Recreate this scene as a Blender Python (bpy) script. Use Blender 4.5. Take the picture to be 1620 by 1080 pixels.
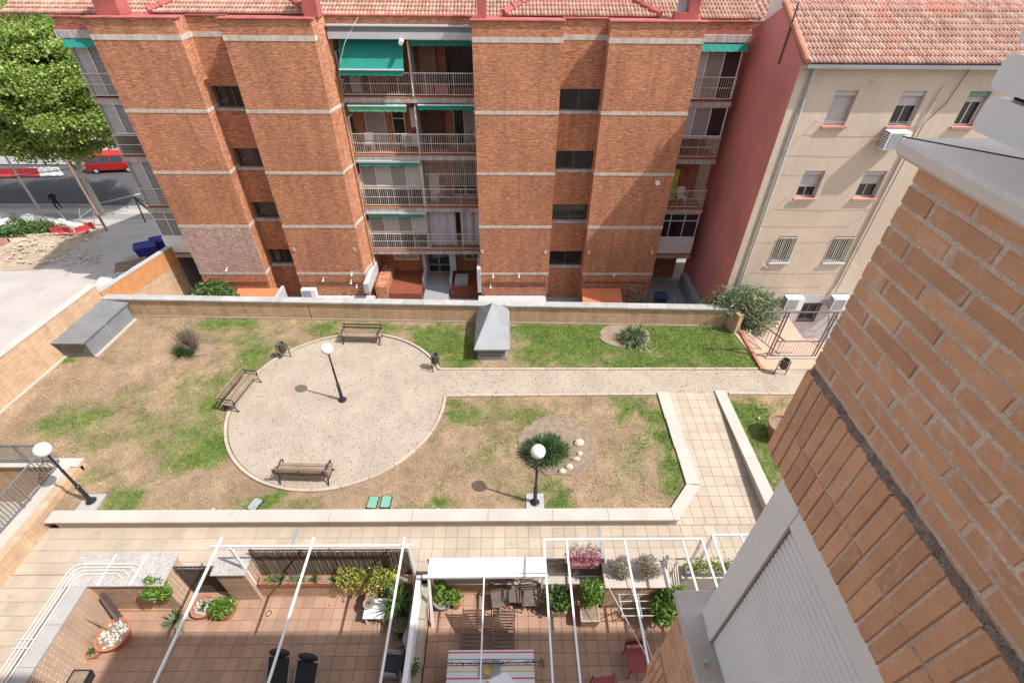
import bpy, bmesh, math, random
import numpy as np
from mathutils import Vector, Matrix
random.seed(7); np.random.seed(7)
scene = bpy.context.scene
for o in list(bpy.data.objects): bpy.data.objects.remove(o)
COL = scene.collection
rad = math.radians

# ------------------------------------------------------------ camera, sky, sun, exposure
CAMZ = 15.5
FPX, PITCH, YAW, ROLL = 786.4, rad(39.788), rad(.8864), rad(.5592)
def cam_axes():
    f = Vector((math.sin(YAW)*math.cos(PITCH), math.cos(YAW)*math.cos(PITCH), -math.sin(PITCH)))
    r = Vector((math.cos(YAW), -math.sin(YAW), 0)); u = r.cross(f)
    return r*math.cos(ROLL)+u*math.sin(ROLL), u*math.cos(ROLL)-r*math.sin(ROLL), f
CR, CU, CF = cam_axes()
cd = bpy.data.cameras.new('camera'); cam = bpy.data.objects.new('camera', cd); COL.objects.link(cam)
cd.sensor_width = 36; cd.lens = 36*FPX/1620; cd.clip_start = .05; cd.clip_end = 3000
cam.matrix_world = Matrix(((CR.x, CU.x, -CF.x, 0), (CR.y, CU.y, -CF.y, 0), (CR.z, CU.z, -CF.z, CAMZ), (0, 0, 0, 1)))
scene.camera = cam
TOSUN = Vector((.555, -.196, .808)).normalized()
wd = bpy.data.worlds.new('World'); scene.world = wd; wd.use_nodes = True
nt = wd.node_tree; nt.nodes.clear()
wo = nt.nodes.new('ShaderNodeOutputWorld'); bg = nt.nodes.new('ShaderNodeBackground'); sk = nt.nodes.new('ShaderNodeTexSky')
sk.sky_type = 'NISHITA'; sk.sun_disc = False; sk.sun_elevation = math.asin(TOSUN.z)
sk.sun_rotation = math.atan2(TOSUN.x, TOSUN.y); sk.air_density = 1.0; sk.dust_density = 1.5; sk.ozone_density = 1.0
bg.inputs['Strength'].default_value = .15
hs = nt.nodes.new('ShaderNodeHueSaturation'); hs.inputs['Saturation'].default_value = .45   # thin summer haze: a paler sky
nt.links.new(sk.outputs[0], hs.inputs['Color']); nt.links.new(hs.outputs[0], bg.inputs[0]); nt.links.new(bg.outputs[0], wo.inputs[0])
sd = bpy.data.lights.new('sun', 'SUN'); sun = bpy.data.objects.new('sun', sd); COL.objects.link(sun)
sd.energy = 2.95; sd.angle = rad(.55); sd.color = (1, .95, .89)
sun.rotation_euler = TOSUN.to_track_quat('Z', 'Y').to_euler(); sun.location = (30, -10, 60)
scene.view_settings.view_transform = 'Standard'; scene.view_settings.look = 'None'
scene.view_settings.exposure = 1.0; scene.view_settings.gamma = 1
scene.render.engine = 'CYCLES'

# ------------------------------------------------------------ measured points: pixel of the 1620x1080 photograph -> metres
def ray(px, py): return CF*FPX + CR*(px-810) + CU*(540-py)
def at(px, py, z=0.):
    v = ray(px, py); t = (z-CAMZ)/v.z; return Vector((v.x*t, v.y*t, z))
def atY(px, py, Y):
    v = ray(px, py); t = Y/v.y; return Vector((v.x*t, Y, CAMZ+v.z*t))
def atX(px, py, X):
    v = ray(px, py); t = X/v.x; return Vector((X, v.y*t, CAMZ+v.z*t))
def street_z(y): return -2. if y < 27 else (-4.5 if y > 42 else -2.-2.5*(y-27)/15)
def ats(px, py):
    z = -2.
    for _ in range(40): z = .5*z+.5*street_z(at(px, py, z).y)
    p = at(px, py, z); p.z = street_z(p.y); return p

# ------------------------------------------------------------ materials
MATS = {}
def newmat(name):
    m = bpy.data.materials.new(name); m.use_nodes = True; n = m.node_tree
    b = n.nodes['Principled BSDF']; return m, n, b
def lk(n, a, b): n.links.new(a, b)
def mathn(n, op, a, b=None, clamp=False):
    k = n.nodes.new('ShaderNodeMath'); k.operation = op; k.use_clamp = clamp
    for i, x in enumerate((a, b)):
        if x is None: continue
        if isinstance(x, (int, float)): k.inputs[i].default_value = x
        else: lk(n, x, k.inputs[i])
    return k.outputs[0]
def noise(n, co, scale, detail=4, rough=.6, dist=0):
    k = n.nodes.new('ShaderNodeTexNoise'); k.inputs['Scale'].default_value = scale; k.inputs['Detail'].default_value = detail
    k.inputs['Roughness'].default_value = rough; k.inputs['Distortion'].default_value = dist
    lk(n, co, k.inputs['Vector']); return k.outputs['Fac']
def ramp(n, fac, stops):
    k = n.nodes.new('ShaderNodeValToRGB'); e = k.color_ramp.elements
    while len(e) < len(stops): e.new(.5)
    for i, (p, c) in enumerate(stops):
        e[i].position = p; e[i].color = (*c, 1) if not isinstance(c, (int, float)) else (c, c, c, 1)
    lk(n, fac, k.inputs[0]); return k.outputs[0]
def mixc(n, fac, a, b, mode='MIX'):
    k = n.nodes.new('ShaderNodeMix'); k.data_type = 'RGBA'; k.blend_type = mode
    for sock, x in ((k.inputs['Factor'], fac), (k.inputs[6], a), (k.inputs[7], b)):
        if isinstance(x, (int, float)): sock.default_value = x
        elif isinstance(x, tuple): sock.default_value = (*x, 1)
        else: lk(n, x, sock)
    return k.outputs[2]
def coords(n, kind='Position'):
    if kind == 'Position': return n.nodes.new('ShaderNodeNewGeometry').outputs['Position']
    return n.nodes.new('ShaderNodeTexCoord').outputs[kind]
def island(n): return n.nodes.new('ShaderNodeNewGeometry').outputs['Random Per Island']
def objrand(n): return n.nodes.new('ShaderNodeObjectInfo').outputs['Random']
def bump(n, b, h, strength=.3, dist=.01):
    k = n.nodes.new('ShaderNodeBump'); k.inputs['Strength'].default_value = strength; k.inputs['Distance'].default_value = dist
    lk(n, h, k.inputs['Height']); lk(n, k.outputs[0], b.inputs['Normal'])
def mul(n, c, f): # colour times grey value
    return mixc(n, 1., c, f, 'MULTIPLY')
def scal(c, k): return tuple(min(1, max(0, x*k)) for x in c)
def mat(name, col, rough=.75, var=.18, sc=3., fine=40., finev=.1, bmp=0., metal=0., rnd=None, rndv=.15, stain=None, spec=.4, drip=0, smear=None):
    """plain weathered surface: two scales of noise over a base colour, optional per-piece shade and stains"""
    if name in MATS: return MATS[name]
    m, n, b = newmat(name); co = coords(n)
    f1 = noise(n, co, sc, 5); f2 = noise(n, co, fine, 3)
    g = ramp(n, f1, [(.3, 1-var), (.7, 1+var)]); h = ramp(n, f2, [(.3, 1-finev), (.7, 1+finev)])
    c = mul(n, mul(n, col, g), h)
    if drip:
        mp = n.nodes.new('ShaderNodeMapping'); mp.inputs['Scale'].default_value = (5, 5, .35); lk(n, co, mp.inputs[0]); c = mul(n, c, ramp(n, noise(n, mp.outputs[0], 1., 5, .7), [(.38, 1-drip), (.58, 1.)]))
    if rnd:
        r = island(n) if rnd == 'island' else objrand(n)
        c = mul(n, c, ramp(n, r, [(0, 1-rndv), (1, 1+rndv)]))
    if stain:
        s = ramp(n, noise(n, co, stain[1], 6, .7, .5), [(stain[2], 0.), (stain[2]+.12, 1.)])
        c = mixc(n, s, c, stain[0])
    if smear:
        s = ramp(n, noise(n, co, smear[1], 7, .8, 1.), [(smear[2], 0.), (smear[2]+.1, .75)]); c = mixc(n, s, c, smear[0])
    lk(n, c, b.inputs['Base Color']); b.inputs['Roughness'].default_value = rough; b.inputs['Metallic'].default_value = metal
    b.inputs['Specular IOR Level'].default_value = spec
    if bmp: bump(n, b, f2, bmp, .01)
    MATS[name] = m; return m
def brickmat(name, c1, c2, mortar, bw=.25, bh=.065, ms=.006, var=.15, blotch=None, bmp=.5, streak=0):
    if name in MATS: return MATS[name]
    m, n, b = newmat(name); uv = n.nodes.new('ShaderNodeUVMap').outputs[0]
    k = n.nodes.new('ShaderNodeTexBrick'); k.inputs['Scale'].default_value = 1
    for s, v in (('Brick Width', bw), ('Row Height', bh), ('Mortar Size', ms), ('Mortar Smooth', .2), ('Bias', 0.)): k.inputs[s].default_value = v
    for s, v in (('Color1', c1), ('Color2', c2), ('Mortar', mortar)): k.inputs[s].default_value = (*v, 1)
    lk(n, uv, k.inputs['Vector']); co = coords(n)
    c = mul(n, k.outputs['Color'], ramp(n, noise(n, co, .45, 5), [(.3, 1-var), (.7, 1+var)]))
    mp = n.nodes.new('ShaderNodeMapping'); mp.inputs['Scale'].default_value = (2.2, 2.2, 13); lk(n, co, mp.inputs[0])
    c = mul(n, c, ramp(n, noise(n, mp.outputs[0], 1.1, 3, .7), [(.28, .78), (.72, 1.2)]))
    mp2 = n.nodes.new('ShaderNodeMapping'); mp2.inputs['Scale'].default_value = (5, 5, 22); lk(n, co, mp2.inputs[0])
    if streak: c = mul(n, c, ramp(n, noise(n, mp2.outputs[0], 1., 2, .6), [(.3, 1-streak), (.5, 1.), (.72, 1+streak*1.5)]))
    mp3 = n.nodes.new('ShaderNodeMapping'); mp3.inputs['Scale'].default_value = (2.4, 2.4, .22); lk(n, co, mp3.inputs[0]); c = mul(n, c, ramp(n, noise(n, mp3.outputs[0], 1., 5, .7), [(.36, .82), (.56, 1.03)]))
    if blotch:
        s = ramp(n, noise(n, mp.outputs[0], blotch[1], 4, .75), [(blotch[2], 0.), (blotch[2]+.12, 1.)]); c = mixc(n, s, c, blotch[0])
    lk(n, c, b.inputs['Base Color']); b.inputs['Roughness'].default_value = .85; b.inputs['Specular IOR Level'].default_value = .2
    inv = mathn(n, 'SUBTRACT', 1., k.outputs['Fac']); bump(n, b, inv, bmp, .008)
    MATS[name] = m; return m
def leafmat(name, dark, light, tr=.25):
    if name in MATS: return MATS[name]
    m, n, b = newmat(name); r = island(n); co = coords(n)
    c = ramp(n, r, [(0, dark), (1, light)]); c = mul(n, c, ramp(n, noise(n, co, 1.6, 3), [(.3, .75), (.7, 1.25)]))
    lk(n, c, b.inputs['Base Color']); b.inputs['Roughness'].default_value = .4; b.inputs['Specular IOR Level'].default_value = .5
    t = n.nodes.new('ShaderNodeBsdfTranslucent'); lk(n, c, t.inputs[0]); x = n.nodes.new('ShaderNodeMixShader'); x.inputs[0].default_value = tr
    lk(n, b.outputs[0], x.inputs[1]); lk(n, t.outputs[0], x.inputs[2]); lk(n, x.outputs[0], n.nodes['Material Output'].inputs[0])
    MATS[name] = m; return m
def glassmat(name, col=(.02, .022, .025), rough=.08):
    if name in MATS: return MATS[name]
    m, n, b = newmat(name); co = coords(n)
    c = mul(n, col, ramp(n, noise(n, co, .9, 2), [(.3, .5), (.7, 1.6)]))
    lk(n, c, b.inputs['Base Color']); b.inputs['Roughness'].default_value = rough; b.inputs['Specular IOR Level'].default_value = .6
    MATS[name] = m; return m

# ------------------------------------------------------------ mesh builder
class MB:
    def __init__(s): s.v = []; s.f = []; s.m = []
    def add(s, vs, fs, m=0):
        o = len(s.v); s.v += [tuple(p) for p in vs]; s.f += [tuple(i+o for i in f) for f in fs]; s.m += [m]*len(fs); return s
    def quad(s, a, b, c, d, m=0): return s.add([a, b, c, d], [(0, 1, 2, 3)], m)
    def poly(s, pts, m=0): return s.add(pts, [tuple(range(len(pts)))], m)
    def box(s, x0, x1, y0, y1, z0, z1, m=0):
        if x0 > x1: x0, x1 = x1, x0
        if y0 > y1: y0, y1 = y1, y0
        if z0 > z1: z0, z1 = z1, z0
        v = [(x0, y0, z0), (x1, y0, z0), (x1, y1, z0), (x0, y1, z0), (x0, y0, z1), (x1, y0, z1), (x1, y1, z1), (x0, y1, z1)]
        return s.add(v, [(0, 3, 2, 1), (4, 5, 6, 7), (0, 1, 5, 4), (1, 2, 6, 5), (2, 3, 7, 6), (3, 0, 4, 7)], m)
    def bar(s, p, q, w, h=None, m=0, up=(0, 0, 1)):
        p = Vector(p); q = Vector(q); h = h or w; d = (q-p).normalized(); u = Vector(up)
        if abs(d.dot(u)) > .98: u = Vector((0, 1, 0)) if abs(d.y) < .9 else Vector((1, 0, 0))
        a = d.cross(u).normalized()*(w/2); b = a.cross(d).normalized()*(h/2); v = []
        for c in (p, q): v += [c-a-b, c+a-b, c+a+b, c-a+b]
        return s.add(v, [(3, 2, 1, 0), (4, 5, 6, 7), (0, 1, 5, 4), (1, 2, 6, 5), (2, 3, 7, 6), (3, 0, 4, 7)], m)
    def tube(s, pts, r, n=8, m=0, cap=True):
        pts = [Vector(p) for p in pts]; k = len(pts); rs = r if isinstance(r, (list, tuple)) else [r]*k; v = []; f = []; prev = None
        for i, p in enumerate(pts):
            d = (pts[min(i+1, k-1)]-pts[max(i-1, 0)]).normalized()
            if prev is None:
                u = Vector((0, 0, 1)) if abs(d.z) < .9 else Vector((1, 0, 0)); a = d.cross(u).normalized()
            else: a = (prev-d*prev.dot(d)).normalized()
            prev = a; b = d.cross(a)
            for j in range(n):
                t = 2*math.pi*j/n; v.append(p+(a*math.cos(t)+b*math.sin(t))*rs[i])
        for i in range(k-1):
            for j in range(n): f.append((i*n+j, i*n+(j+1) % n, (i+1)*n+(j+1) % n, (i+1)*n+j))
        if cap: f.append(tuple(range(n))[::-1]); f.append(tuple((k-1)*n+j for j in range(n)))
        return s.add(v, f, m)
    def lathe(s, prof, c=(0, 0, 0), n=16, m=0, sx=1, sy=1):
        v = []; f = []; k = len(prof)
        for r, z in prof:
            for j in range(n):
                t = 2*math.pi*j/n; v.append((c[0]+r*sx*math.cos(t), c[1]+r*sy*math.sin(t), c[2]+z))
        for i in range(k-1):
            for j in range(n): f.append((i*n+j, i*n+(j+1) % n, (i+1)*n+(j+1) % n, (i+1)*n+j))
        f.append(tuple(range(n))[::-1]); f.append(tuple((k-1)*n+j for j in range(n)))
        return s.add(v, f, m)
    def ball(s, c, r, n=12, m=0, jit=0):
        rr = r if isinstance(r, (tuple, list)) else (r, r, r); k = n//2; v = []; f = []
        for i in range(k+1):
            a = math.pi*i/k
            for j in range(n):
                t = 2*math.pi*j/n; q = 1+(random.uniform(-jit, jit) if 0 < i < k else 0)
                v.append((c[0]+rr[0]*q*math.sin(a)*math.cos(t), c[1]+rr[1]*q*math.sin(a)*math.sin(t), c[2]-rr[2]*q*math.cos(a)))
        for i in range(k):
            for j in range(n): f.append((i*n+j, i*n+(j+1) % n, (i+1)*n+(j+1) % n, (i+1)*n+j))
        return s.add(v, f, m)
    def prism(s, poly, z0, z1, m=0):
        n = len(poly); v = [(x, y, z0) for x, y in poly]+[(x, y, z1) for x, y in poly]
        f = [tuple(range(n))[::-1], tuple(range(n, 2*n))]+[(i, (i+1) % n, n+(i+1) % n, n+i) for i in range(n)]
        return s.add(v, f, m)
    def xprism(s, poly, x0, x1, m=0): # polygon in (y,z) pushed along x
        n = len(poly); v = [(x0, y, z) for y, z in poly]+[(x1, y, z) for y, z in poly]
        f = [tuple(range(n)), tuple(range(n, 2*n))[::-1]]+[(i, n+i, n+(i+1) % n, (i+1) % n) for i in range(n)]
        return s.add(v, f, m)
    def move(s, M):
        s.v = [tuple(M @ Vector(p)) for p in s.v]; return s
    def mesh(s, name, mats, off=(0, 0, 0), smooth=False):
        me = bpy.data.meshes.new(name)
        V = np.array(s.v, dtype=float)-np.array(off, dtype=float)
        me.from_pydata(V.tolist(), [], s.f)
        for mm in (mats if isinstance(mats, (list, tuple)) else [mats]): me.materials.append(mm)
        if any(s.m): me.polygons.foreach_set('material_index', s.m)
        boxuv(me, np.array(off, dtype=float))
        if smooth:
            me.polygons.foreach_set('use_smooth', [True]*len(s.f)); me.set_sharp_from_angle(angle=rad(42))
        me.update(); return me
    def build(s, name, mats, parent=None, smooth=False, local=False, kind=None):
        off = (0, 0, 0) if (local or parent is None) else WL.get(parent.name, (0, 0, 0))
        return link(name, s.mesh(name, mats, off, smooth), parent, kind)
WL = {}
def link(name, me, parent=None, kind=None, loc=None):
    o = bpy.data.objects.new(name, me); COL.objects.link(o)
    if parent: o.parent = parent
    if loc is not None: o.location = loc
    WL[o.name] = tuple(Vector(WL.get(parent.name, (0, 0, 0)) if parent else (0, 0, 0))+Vector(loc if loc is not None else (0, 0, 0)))
    if kind: o['kind'] = kind
    return o
def boxuv(me, off):
    n = len(me.loops)
    if not n: return
    uv = me.uv_layers.new(name='UVMap')
    vi = np.empty(n, dtype=np.int32); me.loops.foreach_get('vertex_index', vi)
    co = np.empty(len(me.vertices)*3); me.vertices.foreach_get('co', co); co = co.reshape(-1, 3)+off
    nf = len(me.polygons); no = np.empty(nf*3); me.polygons.foreach_get('normal', no); no = np.abs(no.reshape(-1, 3))
    tot = np.empty(nf, dtype=np.int32); me.polygons.foreach_get('loop_total', tot)
    ax = np.repeat(np.argmax(no*np.array([1, 1, 1.01]), axis=1), tot); p = co[vi]
    U = np.where(ax == 0, p[:, 1], p[:, 0]); Vv = np.where(ax == 2, p[:, 1], p[:, 2])
    uv.data.foreach_set('uv', np.stack([U, Vv], 1).ravel())
def thing(name, label, cat, loc=(0, 0, 0), group=None, rz=0):
    o = bpy.data.objects.new(name, None); COL.objects.link(o); o.empty_display_size = .2
    o.location = loc; o.rotation_euler = (0, 0, rz); WL[o.name] = tuple(loc); return tag(o, label, cat, group)
def tag(o, label, cat, group=None, kind=None):
    o['label'] = label; o['category'] = cat
    if group: o['group'] = group
    if kind: o['kind'] = kind
    return o
def dup(root, loc, rz=0., label=None, scale=None):
    """a copy of a thing with copies of its parts and sub-parts"""
    r = root.copy(); COL.objects.link(r); r.location = loc; r.rotation_euler = (0, 0, rz); WL[r.name] = tuple(loc)
    if label: r['label'] = label
    if scale: r.scale = scale
    for ch in list(root.children):
        c = ch.copy(); COL.objects.link(c); c.parent = r
        for g in list(ch.children):
            d = g.copy(); COL.objects.link(d); d.parent = c
    return r
def scatter(name, V, F, mats, parent=None, kind=None, off=(0, 0, 0), attr=None):
    """numpy vertices/faces into one object (leaves, blades, tiles)"""
    me = bpy.data.meshes.new(name); V = np.asarray(V, dtype=np.float32)-np.asarray(off, dtype=np.float32); F = np.asarray(F, dtype=np.int32)
    k = F.shape[1]; me.vertices.add(len(V)); me.vertices.foreach_set('co', V.ravel())
    me.loops.add(F.size); me.loops.foreach_set('vertex_index', F.ravel()); me.polygons.add(len(F))
    me.polygons.foreach_set('loop_start', np.arange(0, F.size, k, dtype=np.int32)); me.polygons.foreach_set('loop_total', np.full(len(F), k, dtype=np.int32))
    me.materials.append(mats); me.update(calc_edges=True); me.validate()
    if attr is not None:
        a = me.attributes.new('green', 'FLOAT', 'POINT'); a.data.foreach_set('value', np.asarray(attr, dtype=np.float32))
    return link(name, me, parent, kind)
def rnd_dirs(n):
    d = np.random.normal(size=(n, 3)); return d/np.linalg.norm(d, axis=1)[:, None]
def leaves(P, size, upbias=.6, aspect=.55):
    """leaf quads (bent diamond) at points P; returns V, F"""
    n = len(P); nrm = rnd_dirs(n)+np.array([0, 0, upbias]); nrm /= np.linalg.norm(nrm, axis=1)[:, None]
    t = np.cross(nrm, rnd_dirs(n)); t /= np.linalg.norm(t, axis=1)[:, None]; b = np.cross(nrm, t)
    s = (size*np.random.uniform(.6, 1.3, n))[:, None]
    V = np.stack([P-t*s*.5, P+b*s*aspect*.5-nrm*s*.08, P+t*s*.5-nrm*s*.12, P-b*s*aspect*.5-nrm*s*.08], 1).reshape(-1, 3)
    return V, np.arange(4*n).reshape(-1, 4)
def cloud(n, c, r, shell=.5):
    d = rnd_dirs(n); k = np.random.uniform(shell, 1, n)**.6; return np.asarray(c)+d*np.asarray(r)*k[:, None]
def blades(c, n, length, width, spread, droop=.5, seg=3, base_r=.1, tilt=(.2, 1.1)):
    """strap leaves arching out of one crown"""
    V = []; F = []
    for i in range(n):
        a = random.uniform(0, 2*math.pi); e = random.uniform(*tilt); L = length*random.uniform(.6, 1.15); w = width*random.uniform(.7, 1.2)
        d = Vector((math.cos(a)*math.sin(e), math.sin(a)*math.sin(e), math.cos(e))); side = Vector((-math.sin(a), math.cos(a), 0))
        p = Vector(c)+Vector((math.cos(a), math.sin(a), 0))*random.uniform(0, base_r); o = len(V)
        for k in range(seg+1):
            t = k/seg; q = p+d*(L*t)-Vector((0, 0, droop*L*t*t*math.sin(e)))
            ww = w*(1-t**2*.85)*.5; V += [q-side*ww, q+side*ww]
        for k in range(seg): F.append((o+2*k, o+2*k+1, o+2*k+3, o+2*k+2))
    return np.array([tuple(v) for v in V]), np.array(F)
def join_vf(parts):
    Vs = []; Fs = []; o = 0
    for V, F in parts: Vs.append(V); Fs.append(np.asarray(F)+o); o += len(V)
    return np.concatenate(Vs), np.concatenate(Fs)
# ------------------------------------------------------------ shared materials
M_conc = mat('concrete', (.36, .345, .33), .85, .12, 1.2, 30, .12, .3)
M_stone = mat('cream_stone', (.445, .4, .355), .8, .1, .9, 60, .06, .1, stain=((.33, .28, .24), 2.5, .62))
M_granite = mat('speckled_granite', (.38, .35, .33), .75, .12, 2., 26, .35, .15, stain=((.2, .18, .17), 5., .6))
M_grey = mat('grey_render', (.27, .28, .29), .8, .1, 1.5, 40, .08)
M_white = mat('white_paint', (.72, .72, .72), .45, .05, 2., 30, .03)
M_whitemetal = mat('white_lacquered_metal', (.72, .715, .71), .4, .06, 1.5, 50, .03)
M_ivory = mat('ivory_metal', (.58, .54, .48), .5, .08, 3, 40, .05)
M_black = mat('black_iron', (.018, .02, .026), .4, .2, 5, 60, .1)
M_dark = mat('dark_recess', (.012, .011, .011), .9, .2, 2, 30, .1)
M_zinc = mat('zinc_sheet', (.27, .285, .3), .42, .12, 1.2, 25, .06, stain=((.22, .17, .12), 1.6, .68), spec=.5)
M_wood = mat('weathered_wood', (.23, .17, .12), .8, .2, 3, 50, .2, .2, rnd='obj', rndv=.2)
M_browniron = mat('brown_iron', (.06, .045, .038), .5, .2, 5, 60, .1)
M_terracotta = mat('terracotta', (.4, .16, .085), .8, .15, 5, 60, .1, .1)
M_redpaint = mat('red_roof_paint', (.36, .095, .08), .8, .25, 1.5, 30, .08)
M_green = mat('green_canvas', (.012, .21, .165), .8, .1, 1, 60, .05)
M_palegreen = mat('faded_green_canvas', (.1, .33, .21), .85, .25, 4, 60, .08)
M_orange = mat('orange_roof_sheet', (.56, .17, .07), .8, .12, 1.5, 30, .08)
M_pipe = mat('grey_pipe', (.45, .46, .47), .5, .06, 2, 30, .04)
M_rubber = mat('black_rubber', (.012, .012, .012), .7)
M_soil = mat('dry_soil', (.22, .17, .125), .95, .25, 4, 30, .35, .5)
M_glass = glassmat('dark_glass')
M_curtain = mat('pale_curtain', (.4, .38, .37), .9, .14, 7, 20, .1)
B_garden = brickmat('sand_brick', (.45, .27, .15), (.5, .32, .185), (.55, .46, .36), ms=.009, var=.08, blotch=((.58, .47, .34), 2.2, .66), bmp=.4)
B_orangewall = brickmat('orange_brick', (.46, .28, .165), (.51, .33, .2), (.54, .45, .35), ms=.007, var=.08, bmp=.4)
L_green = leafmat('leaf_green', (.035, .085, .018), (.12, .2, .045))
L_dark = leafmat('leaf_dark', (.03, .07, .022), (.11, .17, .06))
L_grey = leafmat('leaf_oleander', (.08, .13, .06), (.27, .32, .17))
L_lime = leafmat('leaf_lime', (.15, .19, .03), (.42, .42, .09))
L_tree = leafmat('leaf_plane_tree', (.13, .22, .035), (.44, .54, .15), .45)
L_bright = leafmat('leaf_bright', (.07, .15, .02), (.2, .33, .05), .3)
L_dry = leafmat('leaf_dry', (.16, .13, .09), (.36, .31, .24), .1)
L_pink = leafmat('flower_pink', (.25, .06, .1), (.55, .2, .3), .2)

# ------------------------------------------------------------ ground at street level
def sheet(name, poly, m, dz=0., zf=street_z, n=26, kind='structure'):
    """a quad patch (four corners, x/y) that follows the street slope"""
    a, b, c, d = [Vector((p[0], p[1], 0)) for p in poly]; V = []; F = []
    for i in range(n+1):
        l = a.lerp(d, i/n); r = b.lerp(c, i/n)
        for q in (l, r): V.append((q.x, q.y, zf(q.y)+dz))
    for i in range(n): F.append((2*i, 2*i+1, 2*i+3, 2*i+2))
    k = MB(); k.add(V, F); return k.build(name, m, kind=kind)
gm = MB(); ys = [-600, 27, 42, 900]
for i in range(3): gm.quad((-900, ys[i], street_z(ys[i])-.03), (900, ys[i], street_z(ys[i])-.03), (900, ys[i+1], street_z(ys[i+1])-.03), (-900, ys[i+1], street_z(ys[i+1])-.03))
gm.build('ground', mat('dusty_ground', (.3, .27, .235), .95, .12, .4, 8, .1), kind='structure')

# ------------------------------------------------------------ lawn: dry turf with green patches
GREEN = []   # (x, y, rx, ry, strength, angle)
def gp(px, py, rx, ry, s=1., ang=0): p = at(px, py); GREEN.append((p.x, p.y, rx, ry, s, ang))
for a in ((365, 513, 2.0, .45, .9), (330, 520, 1.2, .4, .7), (400, 560, 1.3, .8, .75, .5), (350, 600, 1.7, .9, .6, .5), (310, 660, 1.6, 1.1, .55, .6),
          (345, 700, .8, .9, 1.), (300, 725, 1.1, .5, .85), (265, 728, .7, .3, .5), (125, 662, 1.1, .8, .75), (140, 700, .8, .4, .5), (235, 660, .6, .4, .5), (205, 615, .7, .6, .4),
          (180, 795, .7, .5, .7), (150, 760, .6, .5, .45), (100, 567, .5, .2, .9), (410, 790, .9, .35, 1.), (470, 800, 1., .2, .5),
          (520, 515, .8, .35, .9), (600, 513, 1.2, .25, .9), (690, 525, 1.3, .7, 1.), (720, 560, .9, .9, .9), (660, 545, .6, .5, .9),
          (830, 525, .7, .6, .9), (900, 550, 1.8, 1.4, 1.), (880, 575, 1.4, .5, .9), (1000, 570, 1.4, 1.2, 1.), (1100, 550, 2.2, 1.5, 1.1), (1170, 570, 1., 1., 1.1), (960, 520, 2., .4, 1.), (1090, 578, .8, .7, 1.), (840, 560, .8, .8, .8), (870, 530, 1.6, 1., 1.1), (930, 535, 2., 1.2, 1.2), (1020, 575, 2., .6, 1.1), (1060, 530, 2.2, 1., 1.2), (1130, 535, 1.6, 1., 1.2), (1150, 575, 1.3, .7, 1.2), (385, 580, 1., .8, .8, .5), (335, 640, 1.6, .9, .75, .6), (370, 540, 1.4, .5, .6), (1010, 640, 1., .6, .7), (845, 650, 1., .5, .6), (780, 690, .9, .9, .45), (620, 520, 2.2, .4, .8), (700, 545, 1.3, .9, 1.), (300, 690, 1.8, .9, .6, .6), (240, 690, 1.6, .8, .4), (860, 660, 1.4, .6, .45), (760, 650, 1.2, .6, .5), (990, 720, .9, 1., .35), (170, 640, 1.2, .8, .4),
          (724, 640, .9, .3, .7), (725, 665, .6, .3, .9), (735, 655, .3, .3, .9), (830, 645, .9, .5, .5), (820, 690, .5, .7, .5), (810, 655, .4, .3, .4), (840, 770, .8, .5, .6), (760, 720, .6, .8, .4), (800, 710, .5, .5, .5),
          (698, 792, .4, .5, 1.), (660, 803, .7, .2, .6), (870, 797, .5, .3, 1.), (990, 655, .5, .4, 1.), (1000, 640, .8, .5, .6), (1030, 660, .5, .8, .8), (1055, 715, .35, 1.3, .9), (1072, 760, .35, .6, .8), (1020, 690, .5, .9, .4), (1045, 690, .4, .6, .9),
          (1180, 655, .8, .8, 1.1), (1205, 700, .8, 1.4, 1.1), (1215, 750, .6, 1., .8)): gp(*a)
GR = np.array([g if len(g) == 6 else g+(0,) for g in GREEN], dtype=float)
_n1 = np.random.uniform(-1, 1, (64, 64)); 
def vnoise(x, y, s):
    x = x*s+13.7; y = y*s+5.1; xi = np.floor(x).astype(int); yi = np.floor(y).astype(int); fx = x-xi; fy = y-yi
    fx = fx*fx*(3-2*fx); fy = fy*fy*(3-2*fy); g = lambda i, j: _n1[i % 64, j % 64]
    return (g(xi, yi)*(1-fx)+g(xi+1, yi)*fx)*(1-fy)+(g(xi, yi+1)*(1-fx)+g(xi+1, yi+1)*fx)*fy
def greenness(x, y):
    g = np.zeros_like(x)
    wx = x+.45*vnoise(x, y, .9)+.22*vnoise(x, y, 2.7); wy = y+.4*vnoise(y, x, .9)+.22*vnoise(y, x, 2.9)
    for cx, cy, rx, ry, s, an in GR:
        dx = wx-cx; dy = wy-cy; u = dx*math.cos(an)+dy*math.sin(an); v = -dx*math.sin(an)+dy*math.cos(an)
        g = np.maximum(g, s*np.exp(-((u/rx)**2+(v/ry)**2)**1.1*.55))
    g = g+.16*vnoise(x, y, 1.3)+.17*vnoise(x, y, 4.3)+.14*vnoise(x, y, 11)
    return np.clip(g*1.05, 0, 1)
PC = (-7.06, 14.73); PR = 4.45; BED1 = (1.97, 12.3, 1.5, 1.42); BED2 = (5.9, 19.05, 1.25, .95); BED3 = (-14.6, 17.98, .75, .45)
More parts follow.
